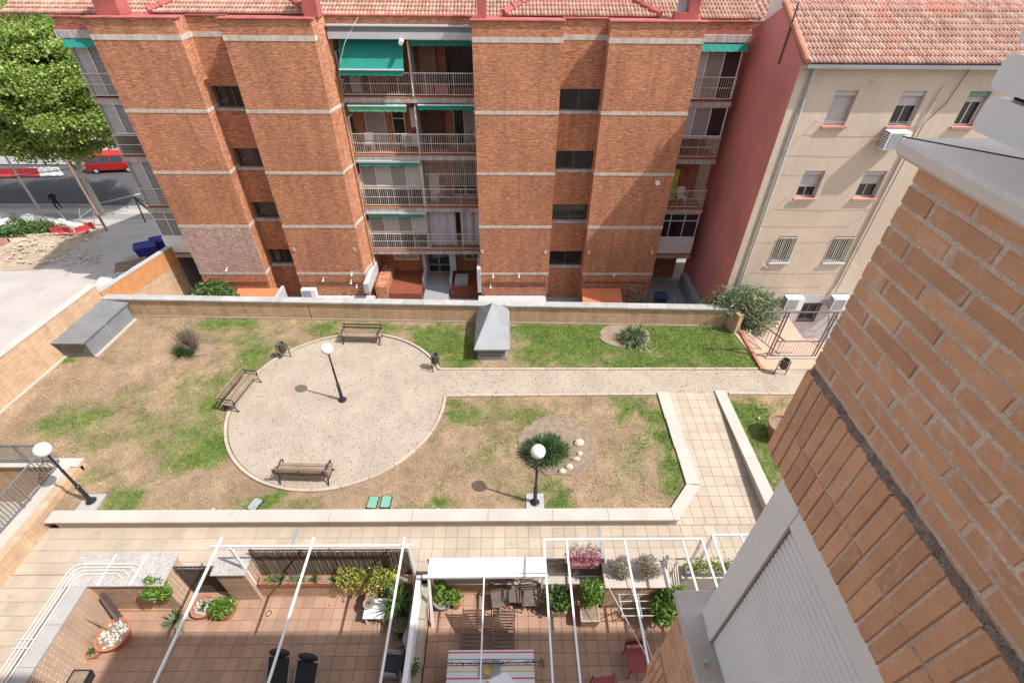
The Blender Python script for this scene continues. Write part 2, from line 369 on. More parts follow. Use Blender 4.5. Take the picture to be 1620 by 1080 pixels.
def on_lawn(x, y):
    ok = (y > 9.52) & (y < 20.6) & (x > -21.2) & (x < 16)
    ok &= ~((x < -15.75) & (y < 11.42)); ok &= np.hypot(x-PC[0], y-PC[1]) > PR+.02
    ok &= ~((y > 14.9) & (y < 16.62) & (x > -4)); ok &= ~((x > 6.5) & (x < 9.62) & (y < 15.2))
    ok &= ~((x > 5.7) & (y < 10.5) & (y < 9.5+(x-5.7)*1.16) & (x < 6.6))
    ok &= ~((x > 11.2) & (y > 16.6)&(y > 16.6+(11.9-x)*2.))
    for cx, cy, rx, ry in (BED1, BED2, BED3): ok &= ((x-cx)/rx)**2+((y-cy)/ry)**2 > 1.04
    return ok
m, n, b = newmat('turf'); co = coords(n)
at_ = n.nodes.new('ShaderNodeAttribute'); at_.attribute_name = 'green'; ga = at_.outputs['Fac']
f1 = noise(n, co, 7, 5, .75); f2 = noise(n, co, 20, 5, .85); f3 = noise(n, co, 1.3, 4)
gg = mathn(n, 'ADD', ga, mathn(n, 'MULTIPLY', mathn(n, 'SUBTRACT', f1, .5), .9))
dry = ramp(n, f2, [(.3, (.215, .142, .08)), (.5, (.395, .28, .178)), (.72, (.57, .43, .295))])
dry = mul(n, dry, ramp(n, f3, [(.3, .78), (.7, 1.18)])); dry = mul(n, dry, ramp(n, noise(n, co, .4, 3), [(.35, .85), (.65, 1.1)]))
grn = ramp(n, f2, [(.28, (.06, .1, .02)), (.52, (.14, .21, .045)), (.76, (.31, .36, .11))])
grn = mul(n, grn, ramp(n, f3, [(.3, .8), (.7, 1.2)]))
c = mixc(n, ramp(n, gg, [(.12, 0.), (.85, 1.)]), dry, grn); c = mul(n, c, ramp(n, island(n), [(0, .68), (1, 1.35)]))
lk(n, c, b.inputs['Base Color']); b.inputs['Roughness'].default_value = .9; b.inputs['Specular IOR Level'].default_value = .15; bump(n, b, f2, .5, .03)
M_turf = m
NX, NY = 300, 96; gx_ = np.linspace(-21.3, 16, NX); gy_ = np.linspace(9.4, 20.75, NY); XX, YY = np.meshgrid(gx_, gy_)
ZZ = .012*vnoise(XX, YY, 1.7)+.008*vnoise(XX, YY, 5); V = np.stack([XX, YY, ZZ-.02], 2).reshape(-1, 3)
idx = np.arange(NX*NY).reshape(NY, NX); F = np.stack([idx[:-1, :-1], idx[:-1, 1:], idx[1:, 1:], idx[1:, :-1]], 2).reshape(-1, 4)
cx = V[F].mean(1); keep = ~((cx[:, 0] < -15.72) & (cx[:, 1] < 11.4)) & ~((cx[:, 0] > 6.75) & (cx[:, 0] < 9.3) & (cx[:, 1] < 15.1)) & ~((cx[:, 0] > 5.85) & (cx[:, 1] < 10.3) & (cx[:, 1] < 9.3+(cx[:, 0]-5.7)*1.16) & (cx[:, 0] < 6.8)) & ~((cx[:, 0] > 12) & (cx[:, 1] > 16.7))
scatter('lawn', V, F[keep], M_turf, attr=greenness(V[:, 0], V[:, 1]), kind='structure')
N = 130000; x = np.random.uniform(-21, 13, N); y = np.random.uniform(9.5, 20.6, N); k = on_lawn(x, y); x, y = x[k], y[k]
g = greenness(x, y); k = np.random.random(len(x)) < .35+.65*g; x, y, g = x[k], y[k], g[k]; N = len(x)
h = np.random.uniform(.025, .06, N)*(1+.7*g); a = np.random.uniform(0, 2*np.pi, N); l = np.random.uniform(.2, .9, N)*h*(1.6-g)
w = .012+.006*np.random.random(N); P = np.stack([x, y, np.zeros(N)-.012], 1); S = np.stack([-np.sin(a), np.cos(a), 0*a], 1)*w[:, None]
T = P+np.stack([np.cos(a)*l, np.sin(a)*l, h], 1); V = np.stack([P-S, P+S, T], 1).reshape(-1, 3)
go = scatter('grass', V, np.arange(3*N).reshape(-1, 3), M_turf, attr=np.repeat(g, 3), kind='stuff')
tag(go, 'short patchy turf, straw coloured with green areas, round the sand circle', 'grass', kind='stuff')
pm = MB(); pm.box(-21.2, 16, 9.2, 20.9, -6, -.06); pm.build('garden_podium', M_conc, kind='structure') if False else None

# ------------------------------------------------------------ sand circle and path
m, n, b = newmat('gritty_sand'); co = coords(n)
c = ramp(n, noise(n, co, .9, 5, .65), [(.3, (.31, .255, .2)), (.7, (.4, .335, .268))])
c = mul(n, c, ramp(n, noise(n, co, 16, 6, .9), [(.3, .7), (.5, 1.), (.68, 1.15)]))
s = ramp(n, noise(n, co, 17, 2, .5), [(.66, 0.), (.72, 1.)]); c = mixc(n, mathn(n, 'MULTIPLY', s, .55), c, (.16, .13, .095))
lk(n, c, b.inputs['Base Color']); b.inputs['Roughness'].default_value = .95; bump(n, b, noise(n, co, 60, 3), .4, .02); M_sand = m
sm = MB(); ring = [(PC[0]+(PR-.1)*math.cos(t), PC[1]+(PR-.1)*math.sin(t), .012) for t in np.linspace(0, 2*math.pi, 97)[:-1]]
sm.poly(ring); sm.quad((-3.1, 14.98, .008), (15, 14.98, .008), (15, 16.55, .008), (-3.1, 16.55, .008)); sm.build('sand_path', M_sand, kind='structure')
N = 7000; x = np.random.uniform(-11.5, 12.5, N); y = np.random.uniform(10.3, 19.2, N)
k = ((np.hypot(x-PC[0], y-PC[1]) < PR-.15) | ((x > -3) & (y > 15.05) & (y < 16.5))); x, y = x[k], y[k]
V, F = leaves(np.stack([x, y, .02+0*x], 1), .06, 3., .6)
tag(scatter('leaf_litter', V, F, leafmat('leaf_litter_brown', (.05, .035, .02), (.2, .14, .08), .05), kind='stuff'), 'small dry leaves strewn over the sand circle and path', 'leaf litter', kind='stuff')
M_kerb = mat('kerb_concrete', (.4, .335, .27), .9, .12, 3, 50, .12, .2, rnd='obj', rndv=.07)
kt = thing('garden_kerb', 'narrow concrete kerb edging the round sand area and its path', 'kerb', (PC[0], PC[1], 0))
def kerb_run(p, q, n):
    for i in range(n):
        a = Vector(p).lerp(Vector(q), (i+.012)/n); c_ = Vector(p).lerp(Vector(q), (i+.988)/n)
        k = MB(); k.bar((a.x, a.y, 0), (c_.x, c_.y, 0), .11, .13+random.uniform(-.01, .01)); k.build('kerb_stone', M_kerb, kt)
t0 = math.asin((16.6-PC[1])/PR); t1 = math.asin((14.93-PC[1])/PR)+2*math.pi; NK = 26
for i in range(NK):
    a0 = t0+(t1-t0)*(i+.01)/NK; a1 = t0+(t1-t0)*(i+.99)/NK; k = MB(); v = []
    zt = .065+random.uniform(-.008, .008)
    for j in range(5):
        t = a0+(a1-a0)*j/4
        for r in (PR-.06, PR+.05):
            for z in (-.05, zt): v.append((PC[0]+r*math.cos(t), PC[1]+r*math.sin(t), z))
    f = []
    for j in range(4):
        o = 4*j; f += [(o+1, o+5, o+7, o+3), (o, o+4, o+5, o+1), (o+2, o+3, o+7, o+6)]
    f += [(0, 1, 3, 2), (16, 18, 19, 17)]; k.add(v, f); k.build('kerb_stone', M_kerb, kt)
kerb_run((PC[0]+PR*math.cos(t0), 16.6), (11.55, 16.62), 15); kerb_run((PC[0]+PR*math.cos(t1), 14.93), (6.5, 15.02), 9); kerb_run((9.66, 15.05), (14, 15.0), 5)

# ------------------------------------------------------------ planting beds
def bed(c, nm):
    k = MB(); pts = []
    for t in np.linspace(0, 2*math.pi, 41)[:-1]:
        q = 1+random.uniform(-.05, .05); pts.append((c[0]+c[2]*q*math.cos(t), c[1]+c[3]*q*math.sin(t), .014))
    k.poly(pts); k.build(nm, M_soil if nm != 'sandy_bed' else mat('pale_soil', (.25, .19, .135), .95, .15, 3, 40, .15, .3), kind='structure')
bed(BED1, 'planting_bed'); bed(BED2, 'sandy_bed'); bed(BED3, 'sandy_bed')
p = at(866, 722); s1 = thing('strap_leaf_shrub', 'dense dark strap-leaved clump in the bed behind the middle lamp post', 'shrub', p)
def dome(p, R, H, n, nb, L, w, droop, tilt, seg=3):
    out = []
    for _ in range(n):
        a = random.uniform(0, 6.28); r = R*math.sqrt(random.random()); out.append(blades((p.x+r*math.cos(a), p.y+r*math.sin(a)*.95, max(.01, H*(1-(r/R)**2))), nb, L, w, 1, droop, seg, .1, tilt))
    return join_vf(out)
V, F = dome(p+Vector((-.05, .1, 0)), .72, .5, 46, 50, .46, .026, .45, (.05, 1.25))
scatter('foliage', V, F, L_dark, s1, off=p)
p = at(1003, 540); s2 = thing('strap_leaf_shrub', 'round clump of broad arching leaves in a sandy ring on the green lawn', 'shrub', p)
V, F = dome(p, .48, .35, 16, 34, .72, .06, .7, (.1, 1.3), 4)
scatter('foliage', V, F, L_grey, s2, off=p)
p = at(294, 560); s3 = thing('low_shrub', 'small dark green cushion shrub beside the bare twiggy bush', 'shrub', p)
V, F = join_vf([blades((p.x+random.uniform(-.3, .3), p.y+random.uniform(-.2, .2), .01), 40, .6, .03, 1, .4, 3, .1) for _ in range(6)]); scatter('foliage', V, F, L_dark, s3, off=p)
p = at(306, 553); s4 = thing('bare_bush', 'bare grey twiggy bush on the dry lawn near the metal vent', 'bush', p); k = MB()
for i in range(260):
    a = random.uniform(0, 6.28); e = random.uniform(.05, .8); L = random.uniform(.7, 1.6); q = Vector((math.cos(a)*math.sin(e), math.sin(a)*math.sin(e), math.cos(e)))
    b0 = p+Vector((random.uniform(-.12, .12), random.uniform(-.12, .12), 0)); m1 = b0+q*L*.55+Vector((random.uniform(-.06, .06), random.uniform(-.06, .06), 0)); k.tube([b0, m1, b0+q*L], [.008, .006, .003], 3)
    for _ in range(2): k.tube([m1, m1+Vector((random.uniform(-.2, .2), random.uniform(-.2, .2), random.uniform(.1, .3)))], [.005, .002], 3)
k.build('branches', mat('grey_twig', (.2, .16, .13), .9), s4)
rocks = [(916, 702, .2), (917, 718, .11), (911, 727, .13), (901, 739, .14), (889, 746, .14)]
RL = ['largest pale garden rock at the top of the curved row', 'pale garden rock just below the largest one', 'middle pale rock of the curved row in the round bed', 'pale garden rock second from the bottom of the row', 'lowest pale rock of the row, nearest the lamp post']
M_rock = mat('pale_rock', (.5, .43, .35), .9, .2, 6, 30, .2, .4)
for (px, py, r), l in zip(rocks, RL):
    p = at(px, py); k = MB(); k.ball((p.x, p.y, r*.35), (r*1.1, r*.8, r*.7), 10, 0, .22); o = k.build('garden_rock', M_rock); tag(o, l, 'rock', 'rocks in the planting bed')

# ------------------------------------------------------------ low wall with pale cap, ramp, walkway
WZ = -.45
lw = thing('low_wall', 'long low wall with a pale stone cap between the lawn and the tiled walkway', 'wall', (-5, 9.3, WZ))
k = MB(); k.box(-15.3, 5.72, 9.15, 9.48, WZ-.1, -.0); k.prism([(5.7, 9.16), (5.9, 9.14), (6.95, 10.44), (6.99, 15.1), (6.62, 15.1), (6.56, 10.44), (5.7, 9.47)], WZ-.1, 0.); k.build('wall', M_stone, lw)
def capstone(poly, par, name='capstone', z0=.002, z1=.075, m=None):
    k = MB(); k.prism(poly, z0, z1); return k.build(name, m or M_stone, par)
e = [-15.5, -12.2, -9.1, -6., -3.2, -.62, 1.6, 3.5, 5.715]
for a, c_ in zip(e[:-1], e[1:]): capstone([(a+.006, 9.05), (c_-.006, 9.05), (c_-.006, 9.51), (a+.006, 9.51)], lw)
capstone([(5.72, 9.05), (5.88, 9.05), (7.01, 10.4), (6.53, 10.46), (5.72, 9.51)], lw)
for a, c_ in ((10.47, 12.1), (12.11, 13.6), (13.61, 15.12)): capstone([(6.535, a), (7.02, a), (7.05, c_), (6.56, c_)], lw)
rw = thing('low_wall', 'short pale capped wall along the right side of the tiled ramp', 'wall', (9.4, 12, WZ))
k = MB(); k.prism([(9.14, 15.15), (9.13, 7.5), (9.5, 7.5), (9.5, 15.15)], WZ-.1, 0.); k.build('wall', M_stone, rw)
for a, c_ in ((7.5, 9.6), (9.61, 11.6), (11.61, 13.4), (13.41, 15.2)): capstone([(9.08, a), (9.54, a), (9.54, c_), (9.08, c_)], rw)
M_tile = mat('cream_tile', (.405, .335, .262), .8, .12, .8, 40, .07, rnd='obj', rndv=.07, stain=((.3, .24, .18), 1.1, .6))
M_grout = mat('grout', (.22, .17, .13), .95)
def tilebox(w, d, h=.02, name='tile'):
    k = MB(); e = .006; v = [(-w/2, -d/2, 0), (w/2, -d/2, 0), (w/2, d/2, 0), (-w/2, d/2, 0), (-w/2, -d/2, h-e), (w/2, -d/2, h-e), (w/2, d/2, h-e), (-w/2, d/2, h-e), (-w/2+e, -d/2+e, h), (w/2-e, -d/2+e, h), (w/2-e, d/2-e, h), (-w/2+e, d/2-e, h)]
    f = [(8, 9, 10, 11)]+[(i, (i+1) % 4, 4+(i+1) % 4, 4+i) for i in range(4)]+[(4+i, 4+(i+1) % 4, 8+(i+1) % 4, 8+i) for i in range(4)]
    return k.add(v, f)
def tiles(parent, x0, x1, y0, y1, p, z, mt, zf=None, slope=0., gap=.007, test=None):
    """whole and cut tiles over a rectangle; meshes shared by size"""
    cache = {}; xs = [x0]; 
    while xs[-1]+p < x1-.02: xs.append(xs[-1]+p)
    xs.append(x1); ys = [y1]
    while ys[-1]-p > y0+.02: ys.append(ys[-1]-p)
    ys.append(y0)
    for i in range(len(xs)-1):
        for j in range(len(ys)-1):
            w = xs[i+1]-xs[i]-gap; d = ys[j]-ys[j+1]-gap; cx_ = (xs[i]+xs[i+1])/2; cy_ = (ys[j]+ys[j+1])/2
            if w < .04 or d < .04 or (test and not test(cx_, cy_)): continue
            key = (round(w, 3), round(d, 3))
            if key not in cache: cache[key] = tilebox(w, d).mesh('tile', mt)
            o = link('tile', cache[key], parent, loc=(cx_, cy_, (zf(cy_) if zf else z)+random.uniform(-.0015, .0015)))
            o.rotation_euler = (slope+random.uniform(-.003, .003), random.uniform(-.003, .003), random.uniform(-.004, .004))
TP = .405
k = MB(); k.box(-16.2, 16, 7.32, 9.16, -2.4, WZ-.0); wk = k.build('walkway', M_grout, kind='structure')
xs0 = at(668.9, 834.8, WZ).x-TP*33
tiles(wk, xs0+TP, 9.13, 7.55, 9.15-.0, TP, WZ, M_tile, test=lambda x, y: x > -15.85+(9.1-y)*-.06)
k = MB(); k.box(-17.5, -12.31, 3., 7.319, -2.4, WZ-.001); sp = k.build('side_passage', M_grout, kind='structure'); tiles(sp, -16.4, -12.32, 3.4, 7.53, TP, WZ, M_tile, test=lambda x, y: y < 7.5 and x > -15.85-(9.1-y)*.06)
rz = lambda y: WZ+(0.0-WZ)*(y-9.16)/(15.1-9.16); sl = math.atan2(-WZ, 15.1-9.16)
k = MB(); k.add([(6.9, 9.16, WZ-.002), (9.2, 9.16, WZ-.002), (9.2, 15.1, -.006), (6.9, 15.1, -.006), (5.7, 9.16, WZ-.002), (6.9, 10.5, rz(10.5))], [(0, 1, 2, 3), (4, 0, 5)]); rp = k.build('ramp', M_grout, kind='structure')
tiles(rp, 5.76-.0, 9.13, 9.165, 15.1, TP, 0, M_tile, zf=rz, slope=sl, test=lambda x, y: x > 6.9 or (y < 10.6 and y < 9.3+(x-5.7)*1.2-.05))

# ------------------------------------------------------------ long garden walls
bw = thing('garden_wall', 'long sand coloured brick wall with grey coping behind the lawn, before the brick flats', 'wall', (-4, 20.3, 0))
A = Vector((-20.3, 20.67, 0)); Bp = Vector((11.05, 19.78, 0)); dirw = (Bp-A).normalized(); nrm = Vector((-dirw.y, dirw.x, 0))
def wallbox(a, c_, t, z0, z1, k, m=0, off=0.):
    o = nrm*off; q = [a+o, c_+o, c_+o+nrm*t, a+o+nrm*t]; k.prism([(v.x, v.y) for v in q], z0, z1, m)
k = MB(); wallbox(A, Bp, .3, -3, 1.03, k); k.build('wall', B_garden, bw)
nc = 31; cm = M_grey
M_cop = mat('coping_concrete', (.36, .355, .345), .85, .15, 2, 40, .15, .2, rnd='obj', rndv=.1)
for i in range(nc):
    k = MB(); wallbox(A.lerp(Bp, (i+.006)/nc), A.lerp(Bp, (i+.994)/nc), .42, 1.034, 1.12+random.uniform(-.003, .003), k, off=-.07); k.build('coping_stone', M_cop, bw)
k = MB()
for px in (488, 806): q = A.lerp(Bp, ((atY(px, 490, 20.3).x)-A.x)/(Bp.x-A.x))-nrm*.004; k.box(q.x-.012, q.x+.012, q.y-.003, q.y+.2, 0, 1.03)
k.build('joint', M_dark, bw)
k = MB(); wallbox(A, Bp, .03, -.05, .07, k, off=-.032); k.build('skirting', M_kerb, bw)
cw = thing('garden_wall', 'short return of the sand brick wall at its right end, under the oleander', 'wall', (11.2, 19.6, 0)); k = MB(); k.prism([(11.05, 19.78), (11.35, 19.2), (11.6, 19.3), (11.4, 19.95)], -3, 1.1); k.build('wall', B_garden, cw)
gl = thing('garden_wall', 'sand coloured brick wall with pale top edge along the left alley', 'wall', (-20.7, 16, 0))
k = MB(); k.prism([(-20.2, 20.7), (-20.92, 13.6), (-21.5, 7), (-21.8, 7), (-21.24, 13.6), (-20.5, 20.85)], -3, 1.8); k.build('wall', B_orangewall, gl)
k = MB(); k.prism([(-20.17, 20.72), (-20.89, 13.6), (-21.47, 7), (-21.84, 7), (-21.28, 13.6), (-20.54, 20.87)], 1.803, 1.84); k.build('coping', M_stone, gl)
k = MB(); k.prism([(-20.1, 20.6), (-20.8, 13.6), (-21.3, 8), (-21.5, 8), (-20.9, 13.6), (-20.2, 20.6)], -.02, .05); k.build('skirting', M_stone, gl)

for px, l in ((462, 'grey drain channel strip across the walkway opposite the left terrace'), (952, 'grey drain channel strip across the walkway opposite the right terrace')):
    p = at(px, 862, WZ+.025); k = MB(); k.box(p.x-.055, p.x+.055, 7.6, 9.14, WZ+.0, WZ+.027); o = k.build('drain_channel', M_grey); tag(o, l, 'drain', 'drain channels in the walkway')
# ------------------------------------------------------------ brick apartment block behind the garden
B_red = brickmat('red_brick', (.53, .21, .112), (.385, .138, .07), (.43, .28, .18), ms=.009, var=.12, blotch=((.6, .36, .22), 3.2, .7), bmp=.9, streak=.32)
B_pink = brickmat('washed_brick', (.47, .28, .23), (.29, .15, .12), (.5, .4, .34), ms=.012, var=.1, blotch=((.6, .48, .42), 3.2, .54), bmp=.5, streak=.4)
M_band = mat('band_concrete', (.55, .48, .41), .85, .15, 1.5, 30, .15, stain=((.34, .29, .24), 3., .58), drip=.25)
M_slab = mat('balcony_edge', (.47, .43, .41), .85, .1, 2, 25, .1, stain=((.2, .18, .17), 4., .62), drip=.4)
M_redtile = mat('red_floor_tile', (.22, .062, .035), .7, .15, 2, 20, .1)
M_door = mat('grey_metal_door', (.28, .3, .32), .5, .06)
M_bronze = mat('bronze_frame', (.055, .045, .038), .45, .1)
flat = thing('apartment_block', 'long five storey red brick block of flats with projecting towers and balconies across the garden', 'building', (-4.5, 24, -2))
GROUNDZ = -2.2; TOP = 12.55
TW = [(-17.15, -13.47), (-11.73, -7.95), (-1.42, 2.39), (4.33, 8.28)]
for a, c_ in TW:
    k = MB(); k.box(a, c_, 24, 38, GROUNDZ, TOP); k.build('wall', B_red, flat)
    for z0, z1 in ((11.78, 11.98), (8.94, 9.09), (6.13, 6.27), (3.27, 3.43), (.4, .55)): k = MB(); k.box(a-.012, c_+.012, 23.985, 25.6, z0, z1); k.build('string_course', M_band, flat)
k = MB(); k.box(-17.145, -13.475, 23.992, 24.3, .56, 3.265); k.build('patched_brickwork', B_pink, flat)
def window(x0, x1, z0, z1, y, parent, frame, n=2, glass=None, depth=.06, fw=.05, transom=None, name='window'):
    """a frame with mullions; each pane is a sub-part"""
    k = MB(); k.box(x0, x1, y, y+depth, z0, z0+fw); k.box(x0, x1, y, y+depth, z1-fw, z1); k.box(x0, x0+fw, y+.002, y+depth, z0+fw, z1-fw); k.box(x1-fw, x1, y+.002, y+depth, z0+fw, z1-fw)
    w = (x1-x0)/n
    for i in range(1, n): k.box(x0+w*i-fw*.4, x0+w*i+fw*.4, y+.004, y+depth, z0+fw, z1-fw)
    if transom: k.box(x0+fw, x1-fw, y+.006, y+depth, transom-fw*.4, transom+fw*.4)
    f = k.build(name, frame, parent)
    for i in range(n):
        p = MB(); p.box(x0+w*i+fw*.4, x0+w*(i+1)-fw*.4, y+depth*.5+.004*(i % 2), y+depth*.5+.012+.004*(i % 2), z0+fw*.9, z1-fw*.9); p.build('pane', (glass[i % len(glass)] if isinstance(glass, list) else glass) or M_glass, f)
    return f
M_winline = mat('window_frame_ochre', (.13, .1, .07), .5, .1)
for x0, x1, yb in ((-13.47, -11.73, 24.9), (2.39, 4.33, 24.75)):
    sills = [8.86, 6.08, 3.3, .5]; z = TOP; k = MB()
    for s in sills: k.box(x0, x1, yb, yb+.5, s+1.0, z); z = s
    k.box(x0, x1, yb, yb+.5, GROUNDZ, z); k.box(x0, x1, yb+.45, yb+.5, 0, TOP-.1); k.build('wall', B_red, flat)
    k = MB(); k.box(x0, x1, yb-.012, yb+.1, 11.78, 11.98); k.build('string_course', M_band, flat)
    for s in sills:
        window(x0+.07, x1-.07, s+.06, s+.99, yb+.14, flat, M_winline, 2, M_glass)
        k = MB(); k.box(x0+.004, x1-.004, yb-.05, yb+.14, s-.07, s+.05); k.build('sill', M_slab, flat)
# recess between the two middle towers: back wall, slabs, cornice
BX0, BX1 = -7.95, -1.42; YF = 25.5; YB = 26.95
def wall_with_holes(x0, x1, z0, z1, y, holes, m, t=.3, name='wall'):
    """wall slab facing -Y with rectangular openings (x0,x1,z0,z1)"""
    k = MB(); xs = sorted({x0, x1, *[h[0] for h in holes], *[h[1] for h in holes]})
    for a, c_ in zip(xs[:-1], xs[1:]):
        hs = sorted([h for h in holes if h[0] <= a+1e-6 and h[1] >= c_-1e-6], key=lambda h: h[2]); z = z0
        for h in hs:
            if h[2] > z: k.box(a, c_, y, y+t, z, h[2])
            z = h[3]
        if z < z1: k.box(a, c_, y, y+t, z, z1)
    return k.build(name, m, flat)
SL = [9.28, 6.56, 3.74, 1.1]
holes = [(-2.9, -1.5, 9.35, 11.4), (-7.3, -6.2, 6.6, 8.75), (-5.9, -5.2, 6.6, 8.6), (-2.75, -1.6, 6.6, 8.7), (-3.0, -1.6, 3.8, 5.9), (-4.9, -3.45, -1.35, .8)]
wall_with_holes(BX0, BX1, GROUNDZ, TOP, YB, holes, B_red)
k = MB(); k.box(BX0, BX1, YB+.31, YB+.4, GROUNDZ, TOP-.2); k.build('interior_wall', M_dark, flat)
k = MB(); k.prism([(-7.95, 24.3), (-7.72, 25.3), (-7.72, 27.2), (-7.95, 27.2)], GROUNDZ, TOP); k.build('wall', B_red, flat)
for z0, z1 in ((8.94, 9.09), (6.13, 6.27), (3.27, 3.43), (.4, .55)): k = MB(); k.prism([(-7.94, 24.3), (-7.705, 25.3), (-7.705, 25.62), (-7.94, 25.62)], z0, z1); k.build('string_course', M_band, flat)
k = MB(); k.box(BX0+.2, BX1, 25.2, 27, 12.25, TOP); k.build('wall', B_red, flat)
k = MB(); k.box(BX0+.24, BX1-.004, 25.02, 27, 11.72, 11.98); k.box(BX0+.24, BX1-.004, 24.98, 27, 12.19, 12.25); k.build('cornice', M_pipe, flat)
k = MB(); k.box(BX0+.24, BX1-.004, 25.16, 27, 11.98, 12.19); k.build('cornice_recess', M_zinc, flat)
def railing(x0, x1, z0, z1, y, parent, m=None, sides=(), step=.108, yb=None, mid=True):
    k = MB(); k.box(x0, x1, y, y+.035, z1-.04, z1); k.box(x0, x1, y+.003, y+.032, z0, z0+.03)
    if mid: k.box(x0, x1, y+.003, y+.032, (z0+z1)/2-.012, (z0+z1)/2+.012)
    n = int((x1-x0)/step)
    for i in range(n+1):
        x = x0+.01+(x1-x0-.02)*i/n; w = .016 if i % 12 == 0 else .007; k.box(x-w, x+w, y+.008, y+.026, z0+.03, z1-.04)
    for x in sides:
        k.box(x-.015, x+.015, y+.036, yb, z1-.04, z1); k.box(x-.013, x+.013, y+.036, yb, z0, z0+.03); nn = int((yb-y)/step)
        for i in range(1, nn+1): yy = y+i*step; k.box(x-.007, x+.007, yy-.007, yy+.007, z0+.03, z1-.04)
    return k.build('railing', m or M_ivory, parent)
M_curt2 = mat('grey_curtain', (.25, .235, .225), .9, .2, 9, 20, .1)
def balcony(x0, x1, z, parent, y0=YF, y1=YB, sides=(), rail=True, lip=M_terracotta):
    k = MB(); k.box(x0, x1, y0, y1, z-.25, z-.03); s = k.build('balcony', M_slab, parent)
    k = MB(); k.box(x0, x1, y0-.015, y1, z-.028, z); k.build('floor_edge', lip, s)
    if rail: railing(x0+.03, x1-.03, z+.09, z+1.04, y0+.05, s, sides=sides, yb=y1)
    return s
bal = [balcony(-7.7, -1.43, z, flat) for z in SL]
for i, z in enumerate(SL): k = MB(); k.box(-4.42, -4.34, YF+.14, YB, z, (11.7 if i == 0 else SL[i-1]-.26)); k.build('partition', mat('cream_partition', (.36, .33, .29), .8), flat)
# glazed-in balconies on the left, first and second floor
for z, t in ((3.74, 6.3), (1.1, 3.48)):
    f = window(-7.62, -4.46, z+1.1, t-.03, YF+.16, flat, M_ivory, 4, [M_curt2, M_curtain], .05, .05, name='glazed_enclosure')
    window(-7.62, -4.46, z+.06, z+1.08, YF+.165, flat, M_ivory, 4, mat('dark_panel', (.035, .03, .026), .6), .05, .05, name='lower_panel')
    k = MB(); k.box(-7.66, -4.4, YF-.1, YF+.12, t-.1, t+.0); k.build('awning_case', M_pipe, flat)
    k = MB(); n = 16
    for i in range(n):
        x0 = -7.5+2.95*i/n; x1 = -7.5+2.95*(i+1)/n; d = .04*math.sin(i*1.3) if z > 3 else 0; k.quad((x0, YF-.06, t-.1), (x1, YF-.06, t-.1), (x1, YF-.08, t-.27-d), (x0, YF-.08, t-.27-d))
    k.build('awning', M_green, flat)
k = MB(); n = 40
for i in range(n):
    x0 = -4.3+2.8*i/n; x1 = -4.3+2.8*(i+1)/n; a0 = .05*math.sin(i*.9); a1 = .05*math.sin((i+1)*.9)
    if 20 < i < 25: continue
    k.quad((x0, YF+.3+a0, 3.45), (x1, YF+.3+a1, 3.45), (x1, YF+.3+a1, 1.3), (x0, YF+.3+a0, 1.3))
k.build('curtain', mat('lilac_white_curtain', (.42, .41, .45), .9, .08), flat)
# security lattice on the second-floor right half
k = MB()
for i in range(27): k.box(-4.2+.1*i, -4.19+.1*i+.008, YF+.2, YF+.215, 4.85, 6.2)
for z in (4.85, 5.5, 6.18): k.box(-4.25, -1.5, YF+.195, YF+.222, z, z+.025)
k.build('lattice', M_ivory, flat)
# awnings of the upper floors
def awning(name_m, x0, x1, y0, z0, y1, z1, val=.22, scal_=True, parent=flat):
    k = MB(); n = 24; W_ = lambda u, v: (x0+(x1-x0)*u, y0+(y1-y0)*v, z0+(z1-z0)*v-.05*math.sin(math.pi*v)*abs(z0-z1)-.012*math.sin(u*23)*math.sin(math.pi*v))
    for i in range(n):
        for j in range(5): k.quad(W_(i/n, j/5), W_((i+1)/n, j/5), W_((i+1)/n, (j+1)/5), W_(i/n, (j+1)/5))
    for i in range(n):
        a = x0+(x1-x0)*i/n; c_ = x0+(x1-x0)*(i+1)/n; d0 = .04*abs(math.sin(i*math.pi/3)); d1 = .04*abs(math.sin((i+1)*math.pi/3))
        k.quad((a, y1-.012, z1), (c_, y1-.012, z1), (c_, y1-.012, z1-val-d1), (a, y1-.012, z1-val-d0))
    o = k.build('awning', name_m, parent)
    k = MB(); k.box(x0-.02, x1+.02, y1-.05, y1-.015, z1-.02, z1+.03); k.build('front_bar', M_whitemetal, o); return o
awning(M_green, -7.45, -4.6, 25.62, 11.7, 24.95, 10.55, .22)
awning(M_green, -4.25, -1.45, 25.55, 11.7, 25.42, 11.66, .22); awning(M_palegreen, -7.5, -4.75, 25.42, 9.0, 25.3, 8.95, .24); awning(M_green, -4.2, -1.46, 25.5, 9.0, 25.4, 8.97, .2)
k = MB(); k.tube([(-4.55, 25.35, 11.72), (-4.55, 24.75, 11.62)], [.1, .1], 10); k.build('floodlight', M_whitemetal, flat)
